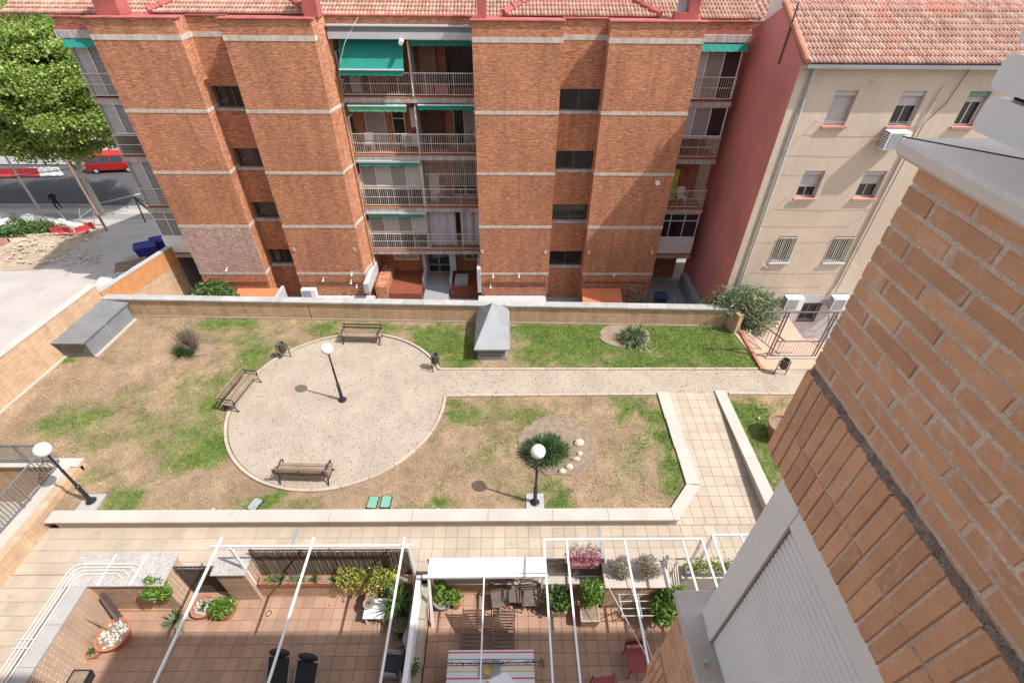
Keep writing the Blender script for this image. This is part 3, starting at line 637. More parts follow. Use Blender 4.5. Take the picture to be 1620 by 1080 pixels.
# doors, cupboards and windows on the open balconies
window(-2.88, -1.52, 9.33, 11.38, YB+.08, flat, M_bronze, 2, M_glass); window(-7.28, -6.22, 6.6, 8.73, YB+.06, flat, M_white, 1, M_curtain); window(-5.88, -5.22, 6.6, 8.58, YB+.06, flat, M_white, 1, M_glass, transom=7.9); window(-2.73, -1.62, 6.6, 8.68, YB+.06, flat, M_white, 2, [M_glass, M_curtain]); window(-2.98, -1.62, 3.8, 5.88, YB+.06, flat, M_white, 2, M_glass)
k = MB(); k.box(-4.1, -3.3, YB-.45, YB-.01, 9.3, 11.3); k.build('cupboard', mat('brown_cupboard', (.17, .1, .06), .6), flat)
k = MB(); k.box(-4.1, -3.2, YB-.4, YB-.01, 6.58, 8.7); k.build('cupboard', mat('dark_brown_cupboard', (.07, .035, .025), .6), flat)
k = MB(); k.box(-4.85, -4.45, YB-.35, YB-.01, 7.6, 8.5); k.build('boiler', M_white, flat)
k = MB(); k.box(-3.05, -1.43, YB-.08, YB-.005, 11.42, 11.62); k.build('shutter_box', M_ivory, flat)
for i, z in enumerate(SL[:3]): # downpipe between the flats
    k = MB(); k.tube([(-4.38, YF-.03, z+2.3), (-4.38, YF-.03, z+.05)], .035, 8); k.build('downpipe', M_ivory, flat)
# entrance
window(-4.9, -3.45, -1.32, .62, YB+.05, flat, M_door, 2, M_glass, .06, .09, transom=-.75); k = MB(); k.box(-4.9, -3.45, YB+.1, YB+.12, .62, .8); k.build('fanlight', M_dark, flat)
k = MB(); k.box(-4.4, -4.05, YB-.1, YB-.0, .62, .72); k.build('sign_light', M_white, flat)
for a in (-5.05, -3.42): k = MB(); k.box(a, a+.15, 25.4, 26.94, -1.6, -.75); k.build('step_wall', M_pipe, flat)
k = MB(); k.box(-3.42, -3.05, 26.3, 26.945, -.748, .84); k.build('portal_jamb', M_pipe, flat); k = MB(); k.box(-5.1, -4.9, 26.5, 26.945, -.748, .84); k.build('portal_jamb', M_pipe, flat)
k = MB(); k.box(-4.9, -3.42, 23, 26.94, -1.75, -1.4); k.build('doorstep', M_grey, flat)
k = MB(); k.box(-6.95, -5.06, 24.4, 26.94, -1.75, -1.15); k.build('terrace_floor', M_redtile, flat)
k = MB(); k.box(-7.6, -6.96, 24.2, 26.94, -1.75, -.55); k.build('planter_wall', B_red, flat)
k = MB(); k.box(-3.26, -1.43, 24.6, 26.94, -1.75, -1.15); k.build('terrace_floor', M_redtile, flat)
k = MB(); k.box(-3.1, -2.3, 25.2, 26.2, -1.148, -.9); k.build('manhole_slab', M_conc, flat)
for x0, x1 in ((-6.9, -5.35), (-2.6, -1.55)):
    window(x0, x1, -.35, .72, YB-.06, flat, M_white if x0 < -5 else M_ivory, 2, M_curtain if x0 < -5 else M_glass, .05, .1)
    k = MB()
    for i in range(13): x = x0+.1+(x1-x0-.2)*i/12; k.bar((x, YB-.1, -.28), (x+(.05 if i % 2 else -.05), YB-.1, .66), .015)
    for z in (-.2, .2, .6): k.box(x0+.06, x1-.06, YB-.115, YB-.1, z, z+.02)
    k.build('window_grille', M_white if x0 < -5 else M_ivory, flat)
k = MB(); k.box(-7.9, -7.62, 23.2, 25.6, -.3, .3); k.build('side_panel', M_pipe, flat); k = MB(); k.box(-1.62, -1.425, 23.7, 25.4, -.6, .95); k.build('side_panel', M_pipe, flat)
# service pipe, small lamps and vents low on the towers
for a, c_ in TW: k = MB(); k.tube([(a+.1, 23.95, -.05), (c_-.05, 23.95, -.05)], .03, 6); k.build('service_pipe', mat('rusty_pipe', (.16, .06, .04), .7), flat)
for a, c_ in ((-11.8, -7.6), (-1.6, 2.3)): k = MB(); k.box(a, c_, 23.1, 23.95, -1.6, -.98); k.build('ground_plinth', M_pipe, flat)
for px, py in ((511, 444), (556, 435), (555, 448), (564, 454), (780, 438), (776, 455), (821, 438), (971, 436), (358, 428)):
    p = atY(px, py, 23.8); k = MB(); k.ball((p.x, 23.78, p.z), .06, 8); k.tube([(p.x, 23.82, p.z), (p.x, 24., p.z+.1)], .02, 5); k.build('floodlight', M_white, flat)
for px, py in ((465, 395), (561, 395), (763, 398), (863, 399), (932, 399), (1032, 399)):
    p = atY(px, py, 24); k = MB(); k.box(p.x-.07, p.x+.07, 23.975, 24.01, p.z-.1, p.z+.1); k.build('vent_plate', M_band, flat)
p = atY(1040, 289, 23.9); k = MB(); k.box(p.x-.1, p.x+.1, 23.75, 24, p.z-.07, p.z+.07); k.build('alarm_box', M_white, flat)
# side balconies at both ends of the block
for sx, x0, x1 in ((-1, -19.35, -17.16), (1, 8.29, 10.72)):
    k = MB(); k.box(x0 if sx > 0 else x0+.2, x1 if sx < 0 else x1-.1, YB, 38, GROUNDZ, 12.3); k.build('wall', B_red, flat)
    k = MB(); k.box(x0, x1, 25.25, 29, 11.98, TOP-.12); k.build('wall', B_red, flat)
    k = MB(); k.box(x0-.06, x1+.06, 25.08, 27, 11.68, 11.96); k.build('cornice', M_slab, flat)
    k = MB(); k.box(x0, x1, 25.18, 25.3, 11.96, 12.1); k.build('flashing', M_redpaint, flat)
    k = MB(); n = 12
    for i in range(n): a = x0+.15+(x1-x0-.2)*i/n; c_ = x0+.15+(x1-x0-.2)*(i+1)/n; k.quad((a, 25.1, 11.62), (c_, 25.1, 11.62), (c_, 24.95, 11.36-.03*(i % 2)), (a, 24.95, 11.36-.03*((i+1) % 2)))
    k.build('awning', M_green, flat)
    for i, z in enumerate((9.22, 6.5, 3.78, .98)):
        s = balcony(x0, x1, z, flat, 25.3, YB, sides=((x1-.03,) if sx > 0 else (x0+.03,)), rail=not (i == 3))
        t = 11.66 if i == 0 else (9.22, 6.5, 3.78)[i-1]-.27
        if i == 3:
            k = MB(); k.box(x0+.03, x1-.03, 25.33, 25.38, z+.06, z+1.05); k.build('parapet_panel', M_whitemetal, s); window(x0+.05, x1-.05, z+1.06, t, 25.36, s if False else flat, M_whitemetal, 3, M_glass if sx > 0 else M_curt2, transom=t-.45, name='glazed_enclosure')
        elif not (sx > 0 and i == 2): window(x0+.05, x1-.05, z+(1.06 if i == 1 else .06), t, 25.42, flat, M_white, 3, [M_curtain, M_curt2, M_glass], name='glazed_enclosure')
k = MB(); k.box(-19.3, -19.2, 25.4, YB, GROUNDZ, 12.); k.build('partition', M_grey, flat)
# pots and clothes on the third right balcony
k = MB()
for i in range(10): a = 8.55+.055*i; k.quad((a, 25.6+.03*(i % 2), 5.85), (a+.055, 25.6+.03*((i+1) % 2), 5.85), (a+.07, 25.6+.03*((i+1) % 2), 4.2), (a+.015, 25.6+.03*(i % 2), 4.2))
o = k.build('towel', mat('lime_cloth', (.36, .4, .08), .9)); tag(o, 'lime green cloth hung on the second balcony from the bottom at the right end', 'cloth')
# parapet coping, roof, hips, chimneys
def cop(x0, x1, y0, y1, z=TOP): k = MB(); k.box(x0-.06, x1+.06, y0-.07, y1, z+.002, z+.045); k.build('coping', M_redpaint, flat)
for a, c_ in TW: cop(a, c_, 24, 24.4)
cop(-13.4, -11.8, 24.9, 25.2); cop(2.46, 4.26, 24.75, 25.2); cop(-7.75, -1.5, 25.2, 25.4); cop(-19.35, -17.25, 25.22, 25.4, TOP-.12); cop(8.42, 10.74, 25.22, 25.4, TOP-.12)
for a, c_ in TW: k = MB(); k.box(a+.03, c_-.03, 24.42, 38, TOP+.001, TOP+.02); k.build('roof_gutter', M_redpaint, flat)
k = MB(); k.box(-17.1, 8.2, 25.42, 38, TOP-.15, TOP-.01); k.build('roof_gutter', M_redpaint, flat)
def tile_plane(name, m, parent, O, ux, uy, w, d, tw=.155, td=.34, h=.032, clip=None, jit=.008):
    """curved clay tiles laid in overlapping rows on a plane: O corner, ux along eave, uy up the slope"""
    ux = np.array(ux, float); uy = np.array(uy, float); uz = np.cross(ux, uy); uz /= np.linalg.norm(uz); O = np.array(O, float); V = []; F = []
    prof = [(-.5, -.9), (-.36, .6), (-.05, 1.), (.3, .65), (.5, -.9)]
    for j in range(int(math.ceil(d/td))):
        for i in range(int(math.ceil(w/tw))):
            if clip and not clip((i+.5)*tw, (j+.5)*td): continue
            o = len(V); ja = random.uniform(-jit, jit); jb = random.uniform(-jit, jit)
            for t, lift in ((0, .075), (1, .0)):
                for p, q in prof: V.append(O+ux*((i+.5+p)*tw+ja)+uy*((j+t*1.05)*td+jb)+uz*(lift+q*h))
            for p, q in prof: V.append(O+ux*((i+.5+p)*tw+ja)+uy*(j*td+jb)+uz*(.0+q*h-.03))
            for a in range(4): F.append((o+a, o+a+1, o+5+a+1, o+5+a)); F.append((o+10+a, o+10+a+1, o+a+1, o+a))
    return scatter(name, V, F, m, parent, 'stuff', WL.get(parent.name, (0, 0, 0)))
def tilemat(name, a, b_, c_, blotch=None):
    m, n, b = newmat(name); co = coords(n); c = ramp(n, island(n), [(0, a), (.5, b_), (1, c_)])
    c = mul(n, c, ramp(n, noise(n, co, .7, 4), [(.3, .82), (.7, 1.15)])); c = mul(n, c, ramp(n, noise(n, co, 22, 3), [(.3, .85), (.7, 1.1)]))
    if blotch:
        s = ramp(n, noise(n, co, blotch[1], 3, .6), [(blotch[2], 0.), (blotch[2]+.06, 1.)]); c = mixc(n, mathn(n, 'MULTIPLY', s, .75), c, blotch[0])
    lk(n, c, b.inputs['Base Color']); b.inputs['Roughness'].default_value = .85; b.inputs['Specular IOR Level'].default_value = .2; return m
M_rt = tilemat('clay_tile_pale', (.36, .185, .135), (.42, .25, .185), (.47, .31, .23))
sl = .4; cs = 1/math.hypot(1, sl)
tile_plane('roof_tiles', M_rt, flat, (-21.5, 25.35, TOP-.02), (1, 0, 0), (0, cs, cs*sl), 32.5, 4.2)
k = MB(); k.quad((-21.5, 25.35, TOP-.05), (11, 25.35, TOP-.05), (11, 30, TOP+4.65*sl-.05), (-21.5, 30, TOP+4.65*sl-.05)); k.quad((11, 30, TOP+4.65*sl-.05), (11, 38, TOP-.6), (-21.5, 38, TOP-.6), (-21.5, 30, TOP+4.65*sl-.05)); k.build('roof', M_redpaint, flat)
for x0, x1 in ((-15., -8.3), (-.1, 6.55)):
    zb = TOP+.08; tile_plane('roof_tiles', M_rt, flat, (x0, 24.98, zb), (1, 0, 0), (0, cs, cs*sl), x1-x0, 3.4, clip=lambda u, v, W=x1-x0: u > v*cs*.95 and u < W-v*cs*.95)
    k = MB(); k.add([(x0, 24.98, zb-.02), (x1, 24.98, zb-.02), (x1-3.2, 27.7, zb+3.2*sl-.02), (x0+3.2, 27.7, zb+3.2*sl-.02), (x1, 29, TOP-.1), (x0, 29, TOP-.1)], [(0, 1, 2, 3), (1, 4, 2), (0, 3, 5)]); k.build('roof', M_redpaint, flat)
    k = MB()
    for s, xx in ((1, x0), (-1, x1)):
        for i in range(9):
            a = Vector((xx+s*i*.36, 24.98+i*.36, zb+.07+i*.36*sl)); c_ = a+Vector((s*.4, .4, .4*sl)); k.tube([a+Vector((0, 0, .02)), c_], [.15, .12], 7)
    k.build('hip_tiles', M_redpaint, flat)
for x0, x1, h in ((-16.8, -15.85, 1.6), (-8.35, -7.75, 1.5), (-1.2, -.82, 1.4), (7.55, 8.0, 1.5)):
    k = MB(); k.box(x0, x1, 24.45, 24.45+min(.8, x1-x0), TOP+.03, TOP+h); k.box(x0-.04, x1+.04, 24.41, 24.49+min(.8, x1-x0), TOP+h+.002, TOP+h+.1); k.build('chimney', M_redpaint, flat)
k = MB(); k.box(7.0, 7.55, 24.45, 24.8, TOP+.03, TOP+.3); k.build('chimney_base', M_redpaint, flat)
p = atY(1082, 12, 24.9); d = thing('satellite_dish', 'grey satellite dish on the brick roof beside the right red chimney', 'satellite dish', (p.x, p.y, TOP+.1)); k = MB(); prof = [(.02, 0), (.15, .015), (.27, .055), (.33, .1), (.325, .11), (.26, .07), (.02, .02)]
k.lathe(prof, n=18); k.move(Matrix.Translation((p.x, p.y, p.z)) @ Matrix.Rotation(rad(68), 4, 'X')); k.build('dish', M_pipe, d, smooth=True); k = MB(); k.tube([(p.x, p.y+.05, TOP+.1), (p.x, p.y+.05, p.z)], .02, 6); k.tube([(p.x, p.y, p.z-.2), (p.x, p.y-.35, p.z-.05)], .012, 5); k.build('mast', M_pipe, d)
# patio in front of the block: floor, canopies, shrubs, air conditioners
k = MB(); k.box(-20, 11, 20.7, 31, -2.4, -1.62); k.build('patio', M_grey, kind='structure')
for x0, x1, l in ((-15.3, -12.9, 'orange sheet canopy at the foot of the left brick tower'), (4.35, 6.6, 'orange sheet canopy at the foot of the right brick tower')):
    c = thing('patio_canopy', l, 'canopy', ((x0+x1)/2, 23.4, -1.6), 'orange canopies in the patio'); k = MB(); k.add([(x0, 22.75, -.85), (x1, 22.75, -.85), (x1, 23.9, -.45), (x0, 23.9, -.45), (x0, 22.75, -.91), (x1, 22.75, -.91), (x1, 23.9, -.51), (x0, 23.9, -.51)], [(0, 1, 2, 3), (7, 6, 5, 4), (0, 4, 5, 1), (1, 5, 6, 2), (3, 2, 6, 7), (0, 3, 7, 4)]); k.build('roof_sheet', M_orange, c)
    k = MB(); k.box(x0+.05, x1-.05, 22.85, 23.85, -1.62, -.93); k.build('wall', M_grey, c)
k = MB(); k.box(-12.85, -12.7, 22.4, 24, -1.6, -.35); o = k.build('patio_wall', M_pipe); tag(o, 'short pale grey dividing wall in the patio right of the orange canopy', 'wall')
def ac_unit(p, l, group, w=.8, h=.56, d=.3):
    t = thing('air_conditioner', l, 'air conditioner', p, group); x, y, z = p
    k = MB(); k.box(x-w/2, x+w/2, y-d, y, z, z+h); k.build('casing', M_white, t)
    k = MB(); k.box(x-w*.42, x+w*.18, y-d-.012, y-d-.002, z+.05, z+h-.05); g = k.build('fan_guard', mat('fan_grey', (.3, .31, .32), .5), t)
    k = MB()
    for i in range(7): zz = z+.07+i*(h-.14)/6; k.box(x-w/2-.012, x-w/2-.002, y-d+.03, y-.03, zz, zz+.03)
    k.build('side_louvre', M_dark, t); k = MB()
    for s in (-.3, .3): k.box(x+s*w-.02, x+s*w+.02, y-d, y+.1, z-.05, z-.004)
    k.build('bracket', M_grey, t); return t
ac_unit((-11.25, 23.9, -.95), 'air conditioner on the patio floor at the foot of the second brick tower', 'air conditioners outside')
ac_unit((-4.95, 26.6, 6.75), 'air conditioner on the third floor balcony behind the railing', 'air conditioners outside')
def bush(name, label, cat, p, r, n, leaf, m, group=None, stems=True, up=.6, clumps=9, aspect=.5):
    t = thing(name, label, cat, p, group); c = Vector(p)+Vector((0, 0, r[2]*.95)); P = []
    for _ in range(clumps): q = cloud(1, c, (r[0]*.7, r[1]*.7, r[2]*.75), .3)[0]; P.append(cloud(n//clumps, q, (r[0]*.48, r[1]*.48, r[2]*.42), .2))
    V, F = leaves(np.concatenate(P), leaf, up, aspect); scatter('foliage', V, F, m, t, off=p)
    if stems:
        k = MB()
        for _ in range(6): q = c+Vector((random.uniform(-.5, .5)*r[0], random.uniform(-.5, .5)*r[1], random.uniform(-.1, .5)*r[2])); k.tube([Vector(p), (Vector(p)+q)/2+Vector((0, 0, .1*r[2])), q], [.03, .02, .01], 5)
        k.build('stem', M_wood, t)
    return t
bush('fig_bush', 'broad leaved green bush in the patio at the foot of the left brick tower', 'bush', (-15.7, 22.4, -1.6), (1.6, .8, 1.45), 4200, .19, L_green)
bush('climbing_bush', 'sparse dry climber at the foot of the right brick tower', 'bush', (7.4, 23.3, -1.6), (.75, .4, 1.0), 500, .13, L_dry)
bush('young_oleander', 'thin young oleander with pale leaf tufts in the dark side alley', 'bush', (9.3, 21.7, -1.6), (.85, .5, 1.0), 700, .2, L_grey, aspect=.25)
bush('oleander', 'large grey green oleander at the right end of the garden wall', 'bush', (11.95, 20.3, -1.2), (2.0, 1.25, 1.75), 13000, .22, L_grey, clumps=34, aspect=.22)
t = thing('recycling_bin', 'dark teal wheeled bin in the shaded side alley beside a folding chair', 'bin', (8.9, 23.4, -1.6)); k = MB(); k.add([(8.62, 23.2, -1.5), (9.1, 23.2, -1.5), (9.1, 23.65, -1.5), (8.62, 23.65, -1.5), (8.55, 23.1, -.6), (9.17, 23.1, -.6), (9.17, 23.72, -.6), (8.55, 23.72, -.6)], [(3, 2, 1, 0), (0, 1, 5, 4), (1, 2, 6, 5), (2, 3, 7, 6), (3, 0, 4, 7)]); k.build('body', mat('teal_plastic', (.01, .075, .1), .5), t)
k = MB(); k.box(8.52, 9.2, 23.06, 23.76, -.6, -.54); k.build('lid', mat('dark_blue_plastic', (.03, .05, .1), .5), t)
t = thing('folding_chair', 'pale blue folding chair standing in the side alley beside the teal bin', 'chair', (9.5, 23.3, -1.6)); k = MB()
for x in (9.3, 9.7): k.bar((x, 23.05, -1.6), (x, 23.5, -.75), .04); k.bar((x, 23.5, -1.6), (x, 23.1, -1.1), .04)
k.build('frame', M_pipe, t); k = MB(); k.box(9.32, 9.68, 23.08, 23.45, -1.13, -1.1); k.build('seat', mat('pale_blue_plastic', (.22, .3, .4), .5), t)

# side windows of the recess and things kept on the balconies
for z in (9.9, 7.1, 4.3, 1.6):
    k = MB(); k.box(-7.718, -7.66, 25.62, 26.35, z, z+1.25); f = k.build('side_window', M_white, flat); k = MB(); k.box(-7.655, -7.645, 25.7, 26.28, z+.08, z+1.17); k.build('pane', M_glass, f)
def chest(p, w, d, h, m, name, label, cat, dr=3):
    t = thing(name, label, cat, p); x, y, z = p; k = MB(); k.box(x-w/2, x+w/2, y-d/2, y+d/2, z+.06, z+h); k.build('body', m, t); k = MB(); k.box(x-w/2-.02, x+w/2+.02, y-d/2-.02, y+d/2, z+h+.002, z+h+.03); k.build('top', m, t)
    for i in range(dr): zz = z+.1+i*(h-.12)/dr; k = MB(); k.box(x-w/2+.03, x+w/2-.03, y-d/2-.016, y-d/2-.002, zz, zz+(h-.12)/dr-.03); k.build('drawer', m, t)
    for sx in (-1, 1): k = MB(); k.box(x+sx*(w/2-.05)-.025, x+sx*(w/2-.05)+.025, y-d/2+.02, y+d/2-.02, z, z+.058); k.build('foot', m, t)
M_owood = mat('orange_wood', (.3, .12, .045), .6, .15, 4)
chest((-6.1, 26.5, 9.28), .95, .4, .85, M_owood, 'chest', 'orange brown wooden chest on the top floor balcony left of the partition', 'chest')
chest((-3.75, 26.0, 9.28), .6, .4, .45, M_owood, 'low_chest', 'low orange wooden chest just right of the partition on the top floor balcony', 'chest', 2)
chest((-3.05, 25.95, 9.28), .65, .4, .42, mat('pink_crate', (.4, .13, .13), .7), 'crate', 'pink crate on the top floor balcony right of the low wooden chest', 'crate', 2)
chest((-7.2, 26.4, 9.28), .5, .4, .7, M_pipe, 'cabinet', 'grey cabinet at the left end of the top floor balcony', 'cabinet', 2)
chest((-3.9, 26.4, 3.74), .55, .4, 1.5, mat('cream_cupboard', (.5, .46, .38), .6), 'tall_cupboard', 'cream cupboard right of the partition on the second floor balcony', 'cupboard', 4)
p = (-2.9, 26.3, 9.28); t = thing('balcony_plant', 'spiky potted plant before the dark glass door on the top floor balcony', 'plant', p); k = MB(); k.lathe([(.13, 0), (.19, .3), (.17, .3), (.02, .28)], p, 12); k.build('pot', M_terracotta, t); V, F = blades((p[0], p[1], p[2]+.3), 34, .95, .05, 1, .4, 3, .04, (.1, 1.)); scatter('leaves', V, F, L_green, t, kind='stuff', off=p)
t = thing('bicycle', 'dark bicycle leaning behind the railing at the right end of the third floor balcony', 'bicycle', (-2.1, 26.0, 6.56)); x, y, z = -2.1, 26.0, 6.56
for dx in (-.5, .5):
    k = MB(); n = 22; k.tube([(x+dx+.33*math.cos(i*2*math.pi/n), y, z+.34+.33*math.sin(i*2*math.pi/n)) for i in range(n+1)], .018, 5); w = k.build('wheel', M_rubber, t); k = MB()
    for i in range(6): a = i*math.pi/6; k.bar((x+dx-.31*math.cos(a), y, z+.34-.31*math.sin(a)), (x+dx+.31*math.cos(a), y, z+.34+.31*math.sin(a)), .006)
    k.build('spokes', M_pipe, w)
k = MB(); P_ = [(x-.5, y, z+.34), (x-.15, y, z+.8), (x+.38, y, z+.82), (x, y, z+.32)]; k.tube([P_[0], P_[1], P_[2], P_[3], P_[0]], .02, 6); k.tube([P_[3], P_[1], (x-.2, y, z+.95)], .02, 6); k.tube([(x+.5, y, z+.34), P_[2], (x+.34, y, z+1.0)], .02, 6); k.build('frame', M_black, t)
k = MB(); k.box(x-.32, x-.08, y-.06, y+.06, z+.95, z+1.0); k.build('saddle', M_black, t); k = MB(); k.tube([(x+.34, y-.25, z+1.02), (x+.34, y+.25, z+1.02)], .015, 6); k.build('handlebar', M_black, t)
def balcony_chair(p, m, label):
    t = thing('balcony_chair', label, 'chair', p); x, y, z = p; k = MB(); k.box(x-.22, x+.22, y-.22, y+.22, z+.42, z+.46); k.build('seat', m, t); k = MB(); k.box(x-.22, x+.22, y+.2, y+.23, z+.5, z+.9); k.build('backrest', m, t)
    for sx in (-.2, .2):
        for sy in (-.2, .2): k = MB(); k.box(x+sx-.015, x+sx+.015, y+sy-.015, y+sy+.015, z, z+(.418 if sy < 0 else .52)); k.build('leg', m, t)
balcony_chair((-7.0, 26.0, 6.56), M_white, 'white chair at the left end of the third floor balcony'); balcony_chair((-3.6, 26.1, 3.74), M_grey, 'grey chair below the lattice on the second floor balcony'); balcony_chair((9.6, 26.0, 3.78), M_white, 'white chair on the right end balcony with the lime cloth')

k = MB(); k.tube([(-6.3, 25.1, 12.5), (-7.0, 24.95, 11.6), (-7.35, 25.0, 10.9), (-7.68, 25.3, 10.1)], .012, 5); k.build('cable', M_white, flat)
k = MB(); k.tube([(-7.72, 25.15, 9.7), (-7.71, 25.15, 3.), (-7.7, 25.15, -.4)], .018, 5); k.build('cable', M_black, flat)
k = MB(); k.tube([(2.33, 23.985, -.3), (.6, 23.985, -.34), (-1.3, 23.985, -.3)], .01, 4); k.build('cable', M_black, flat)
# ------------------------------------------------------------ cream building on the right with its red gable
M_cream = mat('cream_render', (.575, .47, .37), .88, .08, .5, 20, .05, stain=((.43, .36, .29), 1.1, .6), drip=.07)
M_gable = mat('red_gable_render', (.57, .2, .175), .88, .16, .35, 14, .05, drip=.1)
M_dado = mat('pale_dado_paint', (.5, .49, .51), .8, .08, 1.2, 25, .05, drip=.1)
M_sill = mat('pink_sill', (.5, .22, .18), .8)
M_shutter = mat('roller_shutter', (.46, .44, .43), .6, .06, 3, 30, .04)
hb = thing('cream_house', 'cream rendered building with red gable end and clay tile roof on the right', 'building', (18, 21, -2))
HX, HY, HE = 11.16, 21., 11.66
cols = [(12.86, 13.76), (15.5, 16.46), (18.17, 19.02), (20.9, 21.8)]; rows = [(9.38, 10.71), (6.3, 7.55), (3.02, 4.44), (-.58, .62)]
hol = [(a, c_, r0, r1) for a, c_ in cols for r0, r1 in rows if not (r0 < 0 and a < 13)]+[(13.2, 14.1, -.6, .75)]
flat_, flat = flat, hb
wall_with_holes(HX+.02, 30, 1.1, HE, HY, [h for h in hol if h[3] > 1.1], M_cream, .35); wall_with_holes(HX+.02, 30, -2.1, 1.1, HY-.015, [h for h in hol if h[3] < 1.1], M_dado, .36, 'lower_wall')
flat = flat_
k = MB(); k.box(HX+.3, 30, HY+.36, HY+.42, -2, HE); k.build('interior_wall', M_dark, hb)
def gable_tri(x0, x1): # end wall with pitched top
    k = MB(); k.xprism([(HY+.003, -2.1), (26.8, -2.1), (26.8, HE+.02), (23.9, 13.12), (HY+.003, HE+.02)], x0, x1); return k
gable_tri(HX, HX+.25).build('gable_wall', M_gable, hb)
k = MB(); k.box(HX-.004, HX+.3, HY-.03, HY+.004, -2, HE); k.build('corner_strip', M_cream, hb)
M_rt2 = tilemat('clay_tile_mixed', (.35, .19, .145), (.43, .26, .2), (.49, .335, .265), ((.46, .18, .115), .35, .6))
u = Vector((0, 23.9-20.72, 13.16-HE+.0)); L = u.length; u.normalize()
tile_plane('roof_tiles', M_rt2, hb, (HX-.05, 20.72, HE+.05), (1, 0, 0), tuple(u), 18.5, L, tw=.155, td=.385, h=.03)
k = MB(); k.xprism([(20.74, HE+.0), (23.9, 13.1), (27., HE), (26.7, HE-.02), (23.9, 12.95), (21., HE-.02)], HX+.02, 30); k.build('roof', M_redpaint, hb)
for i in range(13):
    a = Vector((HX+.02, 20.68, HE+.1))+u*(i*.27); k = MB(); k.tube([a, a+u*.3+Vector((0, 0, -.02))], [.1, .125], 8); k.build('verge_tile', mat('verge_tile_clay', (.42, .17, .11), .8, rnd='obj'), hb)
k = MB()
for i in range(36): k.tube([(HX+.1+i*.45, 23.9, 13.17), (HX+.1+i*.45+.5, 23.9, 13.15)], [.13, .11], 7)
k.build('ridge_tiles', mat('ridge_clay', (.48, .16, .13), .8), hb, kind='stuff')
k = MB(); k.xprism([(20.6, HE-.12), (20.6, HE+.0), (20.64, HE+.0), (20.64, HE-.08), (20.78, HE-.08), (20.78, HE+.0), (20.82, HE+.0), (20.82, HE-.12)], HX+.05, 30); k.build('gutter', M_zinc, hb)
k = MB(); k.box(HX+.05, 30, 20.82, 21., HE-.16, HE-.05); k.build('eaves_board', M_cream, hb)
k = MB(); k.tube([(HX+.5, 20.72, HE-.12), (HX+.52, 20.92, HE-.3), (HX+.62, 20.92, -1.2)], .05, 8); k.build('downpipe', M_pipe, hb)
k = MB(); k.box(HX+.255, HX+.45, 20.975, 21.02, -2, HE-.2); k.build('corner_strip', mat('painted_shade_render', (.4, .35, .29), .9), hb)  # strip of the cream render with shade put into its darker colour
def slats(x0, x1, z0, z1, y, par):
    k = MB(); n = int((z1-z0)/.05)
    for i in range(n): k.box(x0, x1, y, y+.012, z0+i*.05+.004, z0+(i+1)*.05)
    k.box(x0, x1, y+.013, y+.02, z0, z1); return k.build('roller_shutter', M_shutter, par)
drop = {(0, 0): 1., (1, 0): .42, (2, 0): .3, (0, 1): .62, (1, 1): .5, (2, 1): .4, (2, 2): .4}
for ci, (a, c_) in enumerate(cols):
    for ri, (r0, r1) in enumerate(rows):
        if ri == 3 and ci == 0: a, c_, r1 = 13.2, 14.1, .75
        w = window(a, c_, r0+.02, r1-.02, HY+.2, hb, M_pipe if ci < 2 else M_white, 2, M_glass, .05, .05)
        d = drop.get((ci, ri), .35)
        if ri < 2: slats(a+.02, c_-.02, r1-.06-(r1-r0-.1)*d, r1-.16, HY+.17, hb)
        if ri < 3: k = MB(); k.box(a, c_, HY+.08, HY+.2, r1-.2, r1-.002); k.build('shutter_box', M_shutter if not (ci == 2 and ri == 0) else mat('green_panel', (.14, .25, .2), .6), hb)
        k = MB(); k.box(a-.06, c_+.06, HY-.1, HY+.2, r0-.06, r0+.015); k.build('sill', M_sill if ri < 2 else M_dado, hb)
        if ri >= 2: # bars
            k = MB(); n = 9
            for i in range(n): x = a+.04+(c_-a-.08)*i/(n-1); k.box(x-.012, x+.012, HY-.06, HY-.04, r0-.02, r1-.03)
            for z in (r0, r1-.08): k.box(a, c_, HY-.064, HY-.036, z, z+.03)
            k.build('window_grille', M_ivory if ri == 2 else M_bronze, hb)
for p, l in (((14.66, 20.9, .5), 'white air conditioner on the cream building left of the barred ground floor window'), ((17.05, 20.9, .5), 'white air conditioner on the cream building right of the barred ground floor window'), ((15.85, 20.9, 8.6), 'white air conditioner under the top floor window of the cream building')):
    ac_unit(p, l, 'air conditioners outside', .88, .7, .42)
M_wire = mat('wire', (.25, .24, .23), .6)
for i, (z, xa, xb) in enumerate(((9.6, 12.55, 16.9), (6.35, 12.5, 16.9), (3.0, 12.5, 16.9))):
    t = thing('clothesline', ['clothesline under the top floor windows of the cream building', 'clothesline under the second row of windows of the cream building', 'clothesline under the barred windows of the cream building'][i], 'clothesline', (xa, HY, z), 'clotheslines on the cream wall')
    for x in (xa, xb): k = MB(); k.bar((x, HY, z), (x, HY-.6, z+.05), .022); k.build('bracket', M_ivory, t)
    for j in range(3): y = HY-.15-.2*j; k = MB(); k.tube([(xa, y, z+.03), ((xa+xb)/2, y, z-.03), (xb, y, z+.03)], .006, 4); k.build('line', M_wire, t)
k = MB(); k.tube([(16.95, 20.93, 10.9), (16.75, 20.95, 8.9), (16.7, 20.95, 2.), (16.6, 20.95, 1.2)], .03, 6); k.build('downpipe', M_ivory, hb)
k = MB(); k.tube([(17.6, 20.95, 11.5), (17.4, 20.95, 10.3), (16.9, 20.94, 9.5), (16.85, 20.95, 5), (16.8, 20.95, 1.3)], .014, 5); k.build('cable', M_black, hb)
k = MB(); k.tube([(HX-.06, 22.6, 13.4), (HX-.06, 22.7, 11.3)], .03, 6); k.build('pole', M_bronze, hb)
